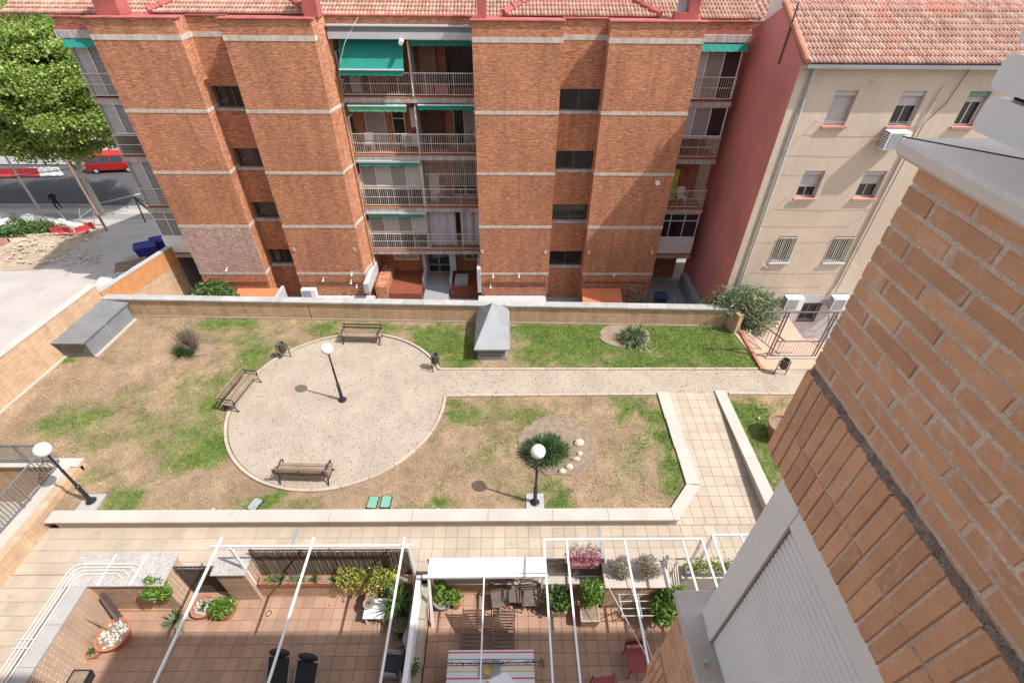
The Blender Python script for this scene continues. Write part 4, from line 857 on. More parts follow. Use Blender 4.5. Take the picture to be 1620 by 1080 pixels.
# roofs and houses seen beyond
for nm, x0, x1, y0, z0, zz, mm, l, wc in (('far_house', 11.6, 40, 31, 10.5, .35, M_rt2, 'red tiled house behind the cream building', M_cream), ('far_house', -75, -52, 75, 8.5, .3, M_rt, 'pale roofed brick house far behind the tree at the left', B_red), ('far_house', -48, -26, 62, 7.0, .3, M_rt, 'brick house with red ridge across the street behind the tree', B_red)):
    t = thing(nm, l, 'house', ((x0+x1)/2, y0, -4)); k = MB(); k.box(x0, x1, y0, y0+9, -5, z0); k.build('wall', wc, t); s_ = Vector((0, 1, zz)).normalized(); tile_plane('roof_tiles', mm, t, (x0-.3, y0-.4, z0), (1, 0, 0), tuple(s_), x1-x0+.6, 5.5, .35, .5, .08)
    k = MB(); k.xprism([(y0-.4, z0-.05), (y0+4.7, z0+5.1*zz-.05), (y0+9.4, z0-.05)], x0-.3, x1+.3); k.build('roof', M_redpaint, t)
    k = MB()
    for i in range(int((x1-x0)/4)):
        for z in (z0-2.2, z0-5.2): k.box(x0+1.5+i*4, x0+2.8+i*4, y0-.02, y0+.02, z, z+1.4)
    k.build('windows', M_glass, t, kind='stuff')
t = thing('roof_dormer', 'white gabled roof structure behind the ridge of the cream building', 'roof', (15.5, 29, 10)); k = MB(); k.xprism([(27, 9), (33, 9), (33, 12.6), (30, 13.7), (27, 12.6)], 14.6, 18.8); k.build('sheet_roof', M_white, t)
M_browniron_, M_browniron = M_browniron, mat('grey_brown_iron', (.15, .125, .11), .5, .2, 5)
# gate, steps and railing at the right end of the path
M_tan = mat('tan_paving', (.43, .32, .23), .85, .1, 2, 25, .08)
k = MB(); k.box(11.05, 17, 16.9, 20.9, -2.2, -1.66); k.box(11.9, 15, 17.45, 20.9, -1.66, -.32); k.build('rear_paving', mat('pinkish_paving', (.47, .33, .25), .9, .08, 2, 8, .1), kind='structure')
k = MB(); k.prism([(11.35, 19.5), (12.2, 19.5), (12.3, 17.5), (12.0, 16.75), (11.75, 16.75)], -1, .02); k.prism([(11.7, 16.76), (12.4, 17.5), (14.6, 17.45), (15.2, 16.62), (11.75, 16.62)], -.5, .0); k.build('landing', M_tan, kind='structure')
e1, e2 = at(1163, 516), at(1203, 586); k = MB(); k.bar(e1+Vector((.06, 0, .03)), e2+Vector((.06, 0, .03)), .14, .16); o = k.build('brick_edging', M_terracotta); tag(o, 'red brick edging along the right end of the green lawn', 'edging')
g = thing('entrance_gate', 'brown metal gate with tall posts at the right end of the sand path', 'gate', (13.4, 17.45, 0))
for x in (12.28, 12.42, 14.42, 14.56):
    k = MB(); k.bar((x, 17.42, 0), (x, 17.42, 2.62), .05); k.build('post', M_browniron, g)
k = MB(); k.bar((11.3, 17.42, 2.65), (16, 17.42, 2.65), .05); k.build('top_bar', M_browniron, g)
for z in (.08, 1.0): k = MB(); k.bar((12.45, 17.42, z), (14.4, 17.42, z), .045); k.build('rail', M_browniron, g)
for i in range(14): x = 12.55+i*.135; k = MB(); k.bar((x, 17.42, .1), (x, 17.42, .98), .012); k.build('bar', M_browniron, g)
k = MB(); k.box(12.2, 14.7, 17.3, 17.44, -.02, .08); k.build('threshold', M_stone, g)
s_ = thing('stair_railing', 'brown handrail with bars along the steps beside the gate', 'railing', (12.1, 18, 0))
a, c_ = Vector((11.95, 19.4, 1.0)), Vector((12.95, 17.6, .85)); k = MB(); k.bar(a, c_, .05); k.build('handrail', M_browniron, s_); k = MB(); k.bar(a-Vector((0, 0, .8)), c_-Vector((0, 0, .8)), .035); k.build('bottom_rail', M_browniron, s_)
for i in range(13): q = a.lerp(c_, i/12); k = MB(); k.bar(q, q-Vector((0, 0, .8)), .018); k.build('bar', M_browniron, s_)
k = MB(); k.bar(a, (11.4, 20.0, 1.6), .03); k.build('brace', M_ivory, s_)
l = thing('ladder', 'metal ladder leaning on the pale lower wall of the cream building', 'ladder', (17.3, 20.2, -1.7)); 
for x in (17.05, 17.5): k = MB(); k.bar((x, 19.9, -1.7), (x, 20.9, -.1), .04); k.build('rail', M_browniron, l)
for i in range(5): f = .1+.19*i; k = MB(); k.bar((17.05, 19.9+f, -1.7+1.6*f), (17.5, 19.9+f, -1.7+1.6*f), .03); k.build('rung', M_browniron, l)
t = thing('sewer_vent_wall', 'low pale wall beside the red gable in the side alley', 'wall', (10.9, 23, -1.6)); k = MB(); k.box(10.75, 11.12, 20.9, 26, -1.7, -.7); k.build('wall', M_grey, t)

M_browniron = M_browniron_
# ------------------------------------------------------------ street, alley and rubble lot at the left
M_asph = mat('asphalt', (.075, .075, .08), .9, .15, .4, 30, .15)
M_alley = mat('dusty_alley_concrete', (.39, .355, .325), .9, .12, .35, 12, .08, stain=((.25, .225, .21), .5, .6))
M_pav = mat('pavement_slab', (.27, .26, .255), .9, .12, .6, 20, .08)
sheet('alley', [(-46, 8), (-21, 8), (-19.5, 43), (-46, 43)], M_alley, .004)
sheet('pavement', [(-160, 40.2), (-24, 40.2), (-24, 43.6), (-160, 43.6)], M_pav, .012, n=12)
sheet('street', [(-160, 43.6), (60, 43.6), (60, 53.5), (-160, 53.5)], M_asph, .006, n=2)
k = MB(); k.box(-160, -38, 43.45, 43.62, -4.6, -4.38); k.bar((-38, 43.53, -4.49), (-33.5, 47.5, -4.49), .17, .22); k.build('kerb', M_conc, kind='structure')
sheet('pavement', [(-160, 53.5), (60, 53.5), (60, 60), (-160, 60)], M_pav, .1, n=2)
ow = thing('alley_wall', 'wall with an orange painted upper band between the patio and the alley', 'wall', (-19.6, 23, -2))
k = MB(); k.prism([(-20.2, 20.75), (-19.02, 25.4), (-19.3, 25.4), (-20.48, 20.75)], -3, .38); k.build('lower_wall', B_orangewall, ow)
k = MB(); k.prism([(-20.19, 20.75), (-19.01, 25.4), (-19.31, 25.4), (-20.49, 20.75)], .383, 1.38); k.build('painted_band', mat('orange_render', (.5, .235, .09), .85, .14), ow)
k = MB(); k.prism([(-20.17, 20.75), (-18.99, 25.4), (-19.33, 25.4), (-20.51, 20.75)], 1.383, 1.42); k.build('coping', M_conc, ow)
def heap(px0, px1, n, h, name, m, kind='structure'):
    pass
# dirt lot with mounds
def mound_z(x, y):
    z = street_z(y)
    for cx, cy, rx, ry, h in MO: z += h*math.exp(-((x-cx)/rx)**2-((y-cy)/ry)**2)
    return z
MO = []
for px, py, rx, ry, h in ((60, 385, 3.5, 2., .35), (20, 400, 3, 2., .35), (100, 392, 2.5, 1.6, .35), (140, 380, 1.8, 1.5, .2), (-40, 410, 5, 4, .4)): p = ats(px, py); MO.append((p.x, p.y, rx, ry, h))
c0 = [ats(-120, 440), ats(30, 425), ats(166, 368), ats(140, 345), ats(-160, 352)]
k = MB(); G_ = 46
P0, P1, P2, P3 = Vector((-58, 27.5, 0)), ats(60, 428), ats(172, 362), Vector((-60, 40.2, 0)); V = []; F = []
for i in range(G_+1):
    for j in range(G_+1):
        u_, v_ = i/G_, j/G_; q = P0.lerp(P1, u_).lerp(P3.lerp(P2, u_), v_); e_ = min(1, 8*min(1-u_, v_, 1-v_)); V.append((q.x, q.y, street_z(q.y)+.015+(mound_z(q.x, q.y)-street_z(q.y))*e_+e_*random.uniform(-.06, .09)))
F = [(i*(G_+1)+j, (i+1)*(G_+1)+j, (i+1)*(G_+1)+j+1, i*(G_+1)+j+1) for i in range(G_) for j in range(G_)]
k.add(V, F); k.build('dirt_lot', mat('dry_earth', (.36, .28, .2), .95, .22, .6, 9, .2, .5), kind='structure')
def gz_(px, py): p = ats(px, py); p.z = mound_z(p.x, p.y); return p
M_bag = mat('white_sack', (.46, .45, .44), .85, .2, 3, 12, .15, rnd='obj', rndv=.1); M_redplastic = mat('red_plastic', (.42, .05, .055), .6, .2, 2, rnd='obj')
for i, (px, py, r) in enumerate(((14, 366, 1.0), (2, 350, .8), (52, 352, .75), (68, 352, .6), (80, 354, .55), (96, 358, .6), (112, 362, .55), (126, 366, .6), (36, 345, .5))):
    p = gz_(px, py); k = MB(); k.ball((p.x, p.y, p.z+r*.4), (r, r*.75, r*.62), 12, 0, .16); o = k.build('rubble_sack', M_bag, smooth=True)
    tag(o, ['biggest white rubble sack at the left edge of the dirt lot', 'white rubble sack behind the biggest one at the picture edge', 'large white sack at the back left of the weeds', 'white sack behind the middle of the weeds', 'white sack just right of the weeds behind the dirt heap', 'white sack left of the red barrier pieces', 'white sack directly behind the red barrier pieces', 'white sack at the right end of the rubble row', 'small white sack near the pavement at the back left'][i], 'sack', 'white sacks on the dirt lot')
def barrier(p, rz_, m, label, L=1.1, group='red plastic barrier pieces', sc=1.):
    t = thing('plastic_barrier', label, 'barrier', p, group, rz_); t.scale = (sc, sc, sc); k = MB(); k.xprism([(-.22, 0), (.22, 0), (.22, .12), (.1, .3), (.07, .8), (-.07, .8), (-.1, .3), (-.22, .12)], -L/2, L/2); k.build('body', m, t, local=True)
    k = MB(); k.box(-.08, .08, -.05, .05, .802, .86); k.build('filler_cap', m, t, local=True); return t
for i, (px, py, a) in enumerate(((99, 378, .3), (114, 377, -.3), (134, 372, .8), (142, 363, .5))): barrier(gz_(px, py)-Vector((0, 0, .05)), a, M_redplastic, ['red barrier piece at the left end of the heap', 'red barrier piece second from the left on the heap', 'red barrier piece third from the left, tilted on the heap', 'red barrier piece at the right end by the rusty pole'][i], sc=.72)
for i in range(8):
    p = ats(8+i*11, 281-i*.3); barrier(Vector((p.x, p.y, -4.4)), .0, M_redplastic if i < 5 else M_white, ['leftmost', 'second', 'third', 'fourth', 'rightmost', 'left', 'middle', 'right'][i]+(' red barrier of the row across the street' if i < 5 else ' white barrier of the row across the street'), 1.9, 'barriers across the street')
def weeds(name, px, py, r, l): p = gz_(px, py); return bush(name, l, 'bush', tuple(p), (r, r*.7, r*.38), 1500, .16, L_green, 'weeds on the dirt lot')
weeds('weed_bush', 62, 378, 1.7, 'largest green weed bush on the dirt lot'); weeds('weed_bush', 84, 374, 1.3, 'green weed bush at the right, next to the red barrier pieces'); weeds('weed_bush', 44, 384, 1.6, 'middle green weed bush on the dirt lot'); weeds('weed_bush', 30, 392, 1.3, 'lowest green weed bush on the dirt lot at the left')
N = 900; P = []
for _ in range(N):
    p = gz_(random.uniform(-10, 160), random.uniform(362, 420)); P.append(p)
k = MB()
for p in P: r = random.choice((.03, .04, .05, .06, .08, .13)); k.ball((p.x, p.y, p.z+r*.2), (r, r*.8, r*.6), 5, 0, .3)
tag(k.build('rubble', mat('rubble_stone', (.42, .35, .28), .95, .2, 2, rnd='island', rndv=.35), kind='stuff'), 'loose stones and broken masonry on the dirt lot', 'rubble', kind='stuff')
t = thing('hollow_brick_block', 'broken hollow brick block lying at the left of the dirt lot', 'brick', gz_(10, 402)); p = gz_(10, 402); k = MB()
for i in range(4): k.box(p.x-.6+i*.36, p.x-.5+i*.36, p.y-.35, p.y+.35, p.z, p.z+.3)
k.box(p.x-.6, p.x+.58, p.y+.2, p.y+.3, p.z+.01, p.z+.29); k.build('brick_body', mat('hollow_clay', (.36, .2, .15), .9), t)
# alley side: containers, pallet, sacks along the orange wall
M_blue = mat('blue_container', (.03, .03, .2), .45, .15, 1)
for (px, py), l in (((241, 410), 'left one of the two blue waste containers in the alley'), ((264, 400), 'right one of the two blue waste containers, half behind the balconies')):
    p = ats(px, py); t = thing('waste_container', l, 'container', p, 'blue waste containers', rad(25)); t.scale = (.68, .68, .85); k = MB(); v = [(-.75, -.6, .12), (.75, -.6, .12), (.75, .6, .12), (-.75, .6, .12), (-.92, -.75, 1.25), (.92, -.75, 1.25), (.92, .75, 1.25), (-.92, .75, 1.25)]
    k.add(v, [(3, 2, 1, 0), (4, 5, 6, 7), (0, 1, 5, 4), (1, 2, 6, 5), (2, 3, 7, 6), (3, 0, 4, 7)]); k.build('body', M_blue, t, local=True)
    k = MB(); k.xprism([(-.8, 1.255), (.8, 1.255), (.8, 1.36), (.3, 1.52), (-.3, 1.52), (-.8, 1.36)], -.97, .97); k.build('lid', M_blue, t, local=True)
    for sx in (-.6, .6): k = MB(); k.lathe([(.09, -.03), (.09, .03)], (sx, -.4, .1), 10); k.build('wheel', M_black, t, local=True)
p = ats(213, 428); t = thing('pallet', 'grey wooden pallet lying in the alley behind the orange wall', 'pallet', p, None, rad(30))
for i in range(7): k = MB(); k.box(-.9, .9, -.6+i*.18, -.48+i*.18, .5, .54); k.build('slat', M_wood, t, local=True)
for y in (-.55, 0, .5): k = MB(); k.box(-.9, .9, y-.04, y+.04, .38, .497); k.build('bearer', M_wood, t, local=True)
k = MB(); k.box(-.8, .8, -.5, .5, 0, .377); k.build('stacked_boards', M_wood, t, local=True)
for i, (px, py, r) in enumerate(((170, 455, .7), (184, 449, .65), (158, 465, .5), (196, 438, .45))):
    p = ats(px, py); k = MB(); [k.ball((p.x+random.uniform(-.5, .5)*r, p.y+random.uniform(-.5, .5)*r, p.z+random.uniform(.2, .6)*r), (r*.6, r*.5, r*.32), 10, 0, .2) for _ in range(5)]; o = k.build('debris_bag', M_bag); tag(o, ['white debris bag in the middle behind the corner of the walls', 'white debris bag nearest the pallet', 'white debris bag at the corner of the two walls', 'small white debris bag beside the pallet'][i], 'bag', 'white bags in the alley')
p = ats(240, 352); t = thing('metal_stand', 'dark metal stand with a slanted pole in the alley behind the containers', 'stand', p); k = MB(); k.bar((p.x-.5, p.y, p.z), (p.x-.4, p.y, p.z+2.3), .08); k.bar((p.x-.4, p.y, p.z+2.3), (p.x+.9, p.y, p.z+1.4), .06); k.bar((p.x-.4, p.y, p.z+2.25), (p.x+.9, p.y, p.z), .12); k.build('frame', M_bronze, t)
# rusty pole with cable, lamp post, fence
p = gz_(170, 366); t = thing('utility_pole', 'rusty leaning utility pole with a cable beside the whitewashed tree trunk', 'pole', p); top = atY(104, 253, p.y); k = MB(); k.tube([p, top], [.1, .08], 8); k.build('pole', mat('rusty_iron', (.27, .19, .15), .8, .3, 2), t)
c0_ = atY(112, 267, p.y); k = MB(); k.tube([c0_, c0_+Vector((-6, .3, -.9)), c0_+Vector((-13, .6, -1.1)), c0_+Vector((-24, .9, .4))], .03, 5); k.build('cable', M_black, t)
p = ats(62, 331); t = thing('street_lamp', 'slim grey street lamp post at the pavement edge left of the walking person', 'street lamp', p); k = MB(); k.tube([p, p+Vector((0, 0, .8)), p+Vector((0, 0, 7.5))], [.14, .1, .07], 8); k.build('post', M_pipe, t); k = MB(); k.tube([p+Vector((0, 0, 7.5)), p+Vector((.2, .6, 7.9)), p+Vector((.3, 1.4, 8.))], .04, 6); k.build('arm', M_pipe, t); k = MB(); k.ball(p+Vector((.3, 1.6, 7.95)), (.15, .35, .09), 10); k.build('lamp_head', M_pipe, t)
t = thing('wire_fence', 'leaning wire fence on pale posts along the edge of the dirt lot', 'fence', gz_(120, 355))
prev = None
for a, c_ in (((108, 352), (88, 331)), ((128, 350), (125, 331)), ((149, 361), (149, 334)), ((120, 350), (148, 328))):
    q = gz_(*a); w = atY(c_[0], c_[1], q.y); k = MB(); k.tube([q, w], .035, 6); k.build('post', M_pipe, t)
k = MB(); q0, q1 = gz_(108, 352), gz_(168, 362); k.tube([q0+Vector((0, 0, .25)), q1+Vector((0, 0, .25))], .03, 5); k.build('rail', M_browniron, t)
# plane trees
def tree(name, label, base, crown_c, rr, n, leaf, seed, group='plane trees along the street', trunk_r=.25):
    random.seed(seed); np.random.seed(seed); t = thing(name, label, 'tree', base, group); b0 = Vector(base); cc = Vector(crown_c)
    fork = b0.lerp(Vector((cc.x, cc.y, b0.z)), .25); fork.z = b0.z+3.6; k = MB(); k.tube([b0-Vector((0, 0, .2)), b0+Vector((0, 0, .4)), b0.lerp(fork, .55)+Vector((.08, 0, 0)), fork], [trunk_r*1.25, trunk_r, trunk_r*.85, trunk_r*.75], 12)
    ends = []
    for i in range(9):
        d = rnd_dirs(1)[0]*np.array(rr)*.6; e_ = cc+Vector(d); m_ = fork.lerp(e_, .5)+Vector((random.uniform(-.4, .4), random.uniform(-.4, .4), .5)); k.tube([fork, m_, e_], [trunk_r*.5, trunk_r*.28, .04], 7); ends.append(e_)
        for _ in range(3): f_ = m_+Vector(rnd_dirs(1)[0])*2.; k.tube([m_, f_], [trunk_r*.2, .03], 5)
    k.build('trunk', mat('whitewashed_bark', (.4, .36, .3), .9, .25, 1.5, 8, .25), t, smooth=True)
    P = []; NC = 420
    for _ in range(NC):
        d = rnd_dirs(1)[0]; q = np.array(cc)+d*np.array(rr)*random.uniform(.35, 1.)**.7; s_ = random.uniform(.55, 1.15); P.append(cloud(n//NC, q, (1.5*s_, 1.5*s_, .75*s_), .1))
    V, F = leaves(np.concatenate(P), leaf, .9, .8); scatter('crown', V, F, L_tree, t, off=base); return t
b0 = ats(160, 336); c_ = atY(52, 138, b0.y-.3)
tree('plane_tree', 'big leafy plane tree with a whitewashed trunk beside the brick flats', tuple(b0), tuple(c_), (6.6, 5., 5.3), 130000, .21, 3)
b1 = Vector((b0.x-13, b0.y+1, street_z(b0.y))); tree('plane_tree', 'second plane tree at the left picture edge, its trunk out of sight', tuple(b1), (b1.x+.5, b1.y, 3.4), (5.6, 4.4, 4.6), 50000, .22, 5)
b2 = Vector((-47, 66, -4.4)); tree('plane_tree', 'dark green round tree farther back above the plane tree', tuple(b2), tuple(atY(98, 18, 66)), (2.4, 2.2, 2.4), 5000, .35, 9, group='trees farther back')
random.seed(11); np.random.seed(11)
# red van
p = ats(183, 274); van = thing('parked_van', 'red van on the far side of the street behind the tree', 'van', (p.x-.3, p.y+.8, -4.49), None, rad(8)); M_vred = mat('red_car_paint', (.5, .02, .02), .25, .04, 1, spec=.6)
k = MB(); k.xprism([(-.85, .35), (.85, .35), (.88, 1.0), (.72, 1.85), (-.72, 1.85), (-.88, 1.0)], -2.3, 1.5); k.xprism([(-.82, .35), (.82, .35), (.84, 1.0), (.7, 1.2), (-.7, 1.2), (-.84, 1.0)], 1.5, 2.4); k.add([(1.5, -.72, 1.8), (1.5, .72, 1.8), (2.1, .7, 1.2), (2.1, -.7, 1.2)], [(0, 1, 2, 3)]); k.build('body', M_vred, van, local=True)
for x0, x1 in ((-2.1, -1.0), (-.95, .2), (.3, 1.4)): k = MB(); k.add([(x0, -.885, 1.08), (x1, -.885, 1.08), (x1, -.745, 1.74), (x0, -.745, 1.74)], [(0, 1, 2, 3)]); k.build('window', M_glass, van, local=True)
k = MB(); k.add([(-2.305, -.7, 1.1), (-2.305, .7, 1.1), (-2.305, .6, 1.7), (-2.305, -.6, 1.7)], [(3, 2, 1, 0)]); k.build('rear_window', M_glass, van, local=True)
for x in (-1.5, 1.6):
    for y in (-.8, .8):
        k = MB(); k.tube([(x, y-.1, .32), (x, y+.1, .32)], .32, 16); w = k.build('wheel', M_rubber, van, local=True); k = MB(); k.tube([(x, y-.115, .32), (x, y+.115, .32)], .19, 12); k.build('rim', M_pipe, w, local=True)
# person on the pavement
def person(p, rz_, label):
    me = bpy.data.meshes.new('body'); J = [(0, 0, .92), (0, 0, 1.15), (0, 0, 1.4), (0, .01, 1.5), (0, .03, 1.63), (.19, 0, 1.38), (.26, .05, 1.12), (.22, .24, 1.02), (-.19, 0, 1.38), (-.26, .04, 1.12), (-.18, .26, 1.1), (.1, 0, .88), (.12, .12, .48), (.11, -.02, .08), (-.1, 0, .88), (-.11, -.05, .48), (-.11, -.25, .12), (.11, .14, .05), (-.11, -.1, .05), (.2, .32, 1.03), (-.15, .33, 1.14)]
    E_ = [(0, 1), (1, 2), (2, 3), (3, 4), (2, 5), (5, 6), (6, 7), (7, 19), (2, 8), (8, 9), (9, 10), (10, 20), (0, 11), (11, 12), (12, 13), (13, 17), (0, 14), (14, 15), (15, 16), (16, 18)]; Rr = [.15, .14, .15, .06, .1, .075, .05, .04, .075, .05, .04, .1, .075, .05, .1, .075, .05, .045, .045, .035, .035]
    me.from_pydata(J, E_, []); o = link('person', me, None); md = o.modifiers.new('skin', 'SKIN'); s = me.skin_vertices[0].data
    for i, r in enumerate(Rr): s[i].radius = (r, r)
    s[0].use_root = True; sb = o.modifiers.new('subsurf', 'SUBSURF'); sb.levels = 1; sb.render_levels = 1
    dg = bpy.context.evaluated_depsgraph_get(); m2 = bpy.data.meshes.new_from_object(o.evaluated_get(dg)); m2.materials.clear(); m2.materials.append(mat('black_clothes', (.012, .012, .015), .85)); bpy.data.objects.remove(o)
    t = thing('person', label, 'person', p, None, rz_); link('body', m2, t)
    k = MB(); k.ball((0, .05, 1.67), (.085, .1, .12), 12); k.build('head', mat('skin', (.42, .24, .17), .6), t, local=True, smooth=True); k = MB(); k.ball((0, .03, 1.71), (.095, .105, .1), 12); k.build('hair', M_black, t, local=True, smooth=True)
    k = MB(); k.box(-.1, .1, -.19, -.14, 1.05, 1.38); k.build('grey_bag', M_pipe, t, local=True)
p = ats(95, 332); person((p.x, p.y, p.z+.01), rad(200), 'person in black clothes walking on the pavement past the lamp post')
# ------------------------------------------------------------ garden furniture
M_globe = mat('opal_globe', (.78, .78, .76), .35, .02, 1)
def lamp(p, label, pad=None):
    t = thing('globe_lamp', label, 'lamp', p, 'globe lamps in the garden')
    k = MB(); k.lathe([(.17, 0), (.17, .04), (.12, .06), (.1, .12), (.075, .2)], n=14); k.build('base', M_black, t, smooth=True, local=True)
    k = MB(); k.lathe([(.07, .2), (.065, .85), (.075, .86), (.075, .92), (.045, .95), (.042, 1.75), (.05, 1.76), (.05, 1.8), (.036, 1.83), (.033, 2.55), (.06, 2.58), (.09, 2.62), (.09, 2.66)], n=12); k.build('post', M_black, t, smooth=True, local=True)
    k = MB(); k.ball((0, 0, 2.87), .235, 20); k.build('globe', M_globe, t, smooth=True, local=True)
    if pad: k = MB(); k.box(*pad, -.06, .035); k.build('concrete_pad', M_conc, t, local=True)
lamp(at(542, 633)+Vector((0, 0, .012)), 'black lamp post with white globe standing in the middle of the sand circle')
lamp(at(145, 793), 'black lamp post with white globe on a concrete pad beside the stairwell railing', (-.32, .36, -.36, .28)); lamp(at(846, 795), 'black lamp post with white globe on a concrete pad near the round bed', (-.3, .32, -.26, .36))
def bench(p, rz_, label):
    t = thing('park_bench', label, 'bench', p, 'benches round the sand circle', rz_); L = 1.95
    for i in range(4): y = -.22+i*.125; k = MB(); k.box(-L/2, L/2, y, y+.11, .42+.012*abs(i-1.5), .455+.012*abs(i-1.5)); k.build('seat_slat', M_wood, t, local=True)
    for i, (z, y) in enumerate(((.56, .3), (.72, .345))): k = MB(); k.bar((-L/2, y, z+.06), (L/2, y, z+.06), .035, .135, up=(0, -.25, 1)); k.build('back_slat', M_wood, t, local=True)
    for s in (-1, 1):
        x = s*(L/2-.1); k = MB()
        k.tube([(x, -.3, 0), (x, -.2, .2), (x, -.22, .4), (x, .1, .42), (x, .27, .42), (x, .33, .62), (x, .4, .86)], .026, 6); k.tube([(x, .38, 0), (x, .27, .2), (x, .24, .42)], .026, 6)
        k.tube([(x, -.22, .42), (x, -.27, .6), (x, -.2, .67), (x, .05, .66), (x, .34, .68)], .024, 6); k.tube([(x, -.2, .2), (x, .02, .14), (x, .27, .2)], .018, 6); k.build('iron_end', M_black, t, local=True)
    k = MB(); k.bar((0, .28, .44), (0, .39, .84), .03); k.build('back_stay', M_black, t, local=True); return t
b_ = bench(Vector((-6.93, 18.62, .02)), rad(-2), 'bench at the top of the sand circle, its back to the brick wall')
bl = dup(b_, (-11.2, 14.95, .02), rad(90-9), 'bench at the left edge of the sand circle, its back to the dry lawn'); bb = dup(b_, (-7.25, 10.9, .02), rad(178), 'bench at the bottom of the sand circle, seen from behind')
def bin_(p, rz_, label):
    t = thing('litter_bin', label, 'litter bin', p, 'litter bins along the sand', rz_)
    k = MB(); k.lathe([(.13, .42), (.145, .45), (.155, .88), (.165, .9), (.15, .9), (.135, .5)], n=16); k.build('basket', mat('bin_sheet', (.14, .12, .11), .6), t, local=True, smooth=True)
    k = MB()
    for i in range(16): a = i*math.pi/8; k.box(0.158*math.cos(a)-.008, 0.158*math.cos(a)+.008, 0.158*math.sin(a)-.008, 0.158*math.sin(a)+.008, .44, .86)
    k.build('ribs', M_browniron, t, local=True, kind='stuff')
    k = MB(); k.tube([(-.24, 0, 0), (-.24, 0, .8), (-.18, 0, .8)], .022, 6); k.tube([(.24, 0, 0), (.24, 0, .8), (.18, 0, .8)], .022, 6); k.tube([(-.24, 0, .3), (.24, 0, .3)], .016, 6); k.build('frame', M_browniron, t, local=True); return t
n1 = bin_(at(452, 566), rad(15), 'litter bin on the left of the sand circle near the top bench')
dup(n1, at(690, 584), rad(60), 'litter bin where the sand path leaves the circle'); dup(n1, at(1233, 592), rad(-8), 'litter bin at the right end of the path before the gate')
# ventilation shafts with zinc roofs
v = thing('ventilation_shaft', 'garage vent with a tall pointed zinc roof against the brick wall', 'ventilation shaft', (-.65, 18.7, 0))
k = MB(); x0, x1, y0, y1 = -1.46, .17, 17.1, 20.25; z_ = .78; A_ = Vector((-.64, 18.95, 2.05)); c = [(x0, y0, z_), (x1, y0, z_), (x1, y1, z_), (x0, y1, z_)]
k.add(c+[tuple(A_)]+[(a, b_2, z_-.07) for a, b_2, _ in c], [(0, 1, 4), (1, 2, 4), (2, 3, 4), (3, 0, 4), (0, 5, 6, 1), (1, 6, 7, 2), (2, 7, 8, 3), (3, 8, 5, 0), (8, 7, 6, 5)]); k.build('roof', M_zinc, v)
k = MB(); k.box(x0+.14, x1-.14, y0+.16, y1-.05, -.05, .2); k.box(x0+.2, x1-.2, y0+.24, y1-.1, .203, z_-.08); k.build('body', M_zinc, v)
for i in range(5): k = MB(); z = .25+i*.095; k.box(x0+.16, x1-.16, y0+.18, y0+.24, z, z+.035); k.build('louvre', M_zinc, v)
v = thing('ventilation_shaft', 'long garage vent with a flat dark zinc roof in the left wall corner', 'ventilation shaft', (-20, 19, 0))
P_ = [at(73, 543, .95), at(130, 543, .95), at(203, 478, .95), at(130, 471, 1.15)]; k = MB(); q = [tuple(p) for p in P_]; k.add(q+[(a, b_2, c_2-.08) for a, b_2, c_2 in q], [(0, 1, 2, 3), (0, 4, 5, 1), (1, 5, 6, 2), (2, 6, 7, 3), (3, 7, 4, 0), (7, 6, 5, 4)]); k.build('roof', mat('weathered_zinc', (.17, .18, .19), .38, .15, 1.2, 25, .06, stain=((.2, .15, .1), 1.2, .64), spec=.5), v)
k = MB(); g0, g1, g2, g3 = [Vector((p.x, p.y, 0)) for p in P_]; ce = (g0+g1+g2+g3)/4; ins = [ce+(g-ce)*.9 for g in (g0, g1, g2, g3)]; k.prism([(p.x, p.y) for p in ins], -.05, .88); k.build('body', mat('dark_zinc', (.13, .14, .15), .5), v)
a, c_ = ins[1], ins[2]; out = (c_-a).normalized().cross(Vector((0, 0, 1)))
for i in range(9): z = .08+i*.085; k = MB(); k.bar(a+out*.03+Vector((0, 0, z)), c_+out*.03+Vector((0, 0, z)), .05, .03); k.build('louvre', M_zinc, v)
k = MB(); m_ = a.lerp(c_, .45)+out*.05; k.bar(m_, m_+Vector((0, 0, .88)), .06); k.build('mullion', M_zinc, v)
k = MB(); k.bar(a+out*.12+Vector((0, 0, .0)), c_+out*.12, .12, .1); k.build('base_kerb', M_stone, v)
# green valve covers in the turf
M_cov = mat('green_plastic', (.16, .36, .27), .5, .08, 2)
for (px, py), l, r_, m_ in (((590, 795), 'left of the two green irrigation covers in the turf', .08, M_cov), ((611, 794), 'right of the two green irrigation covers in the turf', .02, M_cov), ((404, 798), 'grey irrigation cover in the green patch left of the bottom bench', .35, mat('grey_cover', (.27, .31, .3), .6))):
    p = at(px, py); t = thing('valve_cover', l, 'valve cover', p, 'irrigation covers', -r_); k = MB(); k.prism([(-.14, -.22), (.14, -.22), (.16, -.18), (.16, .0), (.12, .02), (.16, .04), (.16, .18), (.13, .22), (-.13, .22), (-.16, .18), (-.16, -.18)], -.01, .05); k.build('lid', m_, t, local=True); k = MB(); k.box(-.18, .18, -.24, .24, -.03, .035); k.build('frame', M_dark, t, local=True)
for i, (px, py) in enumerate(((338, 806), (693, 806), (1048, 806), (1200, 662))):
    p = at(px, py); k = MB(); k.lathe([(.05, -.02), (.055, .05), (.03, .07)], p, 10); tag(k.build('sprinkler_head', M_stone), ['small pale sprinkler head by the low wall left of the bottom bench', 'small pale sprinkler head by the low wall below the middle lawn', 'small pale sprinkler head by the low wall near the chamfered corner', 'small pale sprinkler head on the lawn right of the ramp'][i], 'sprinkler')
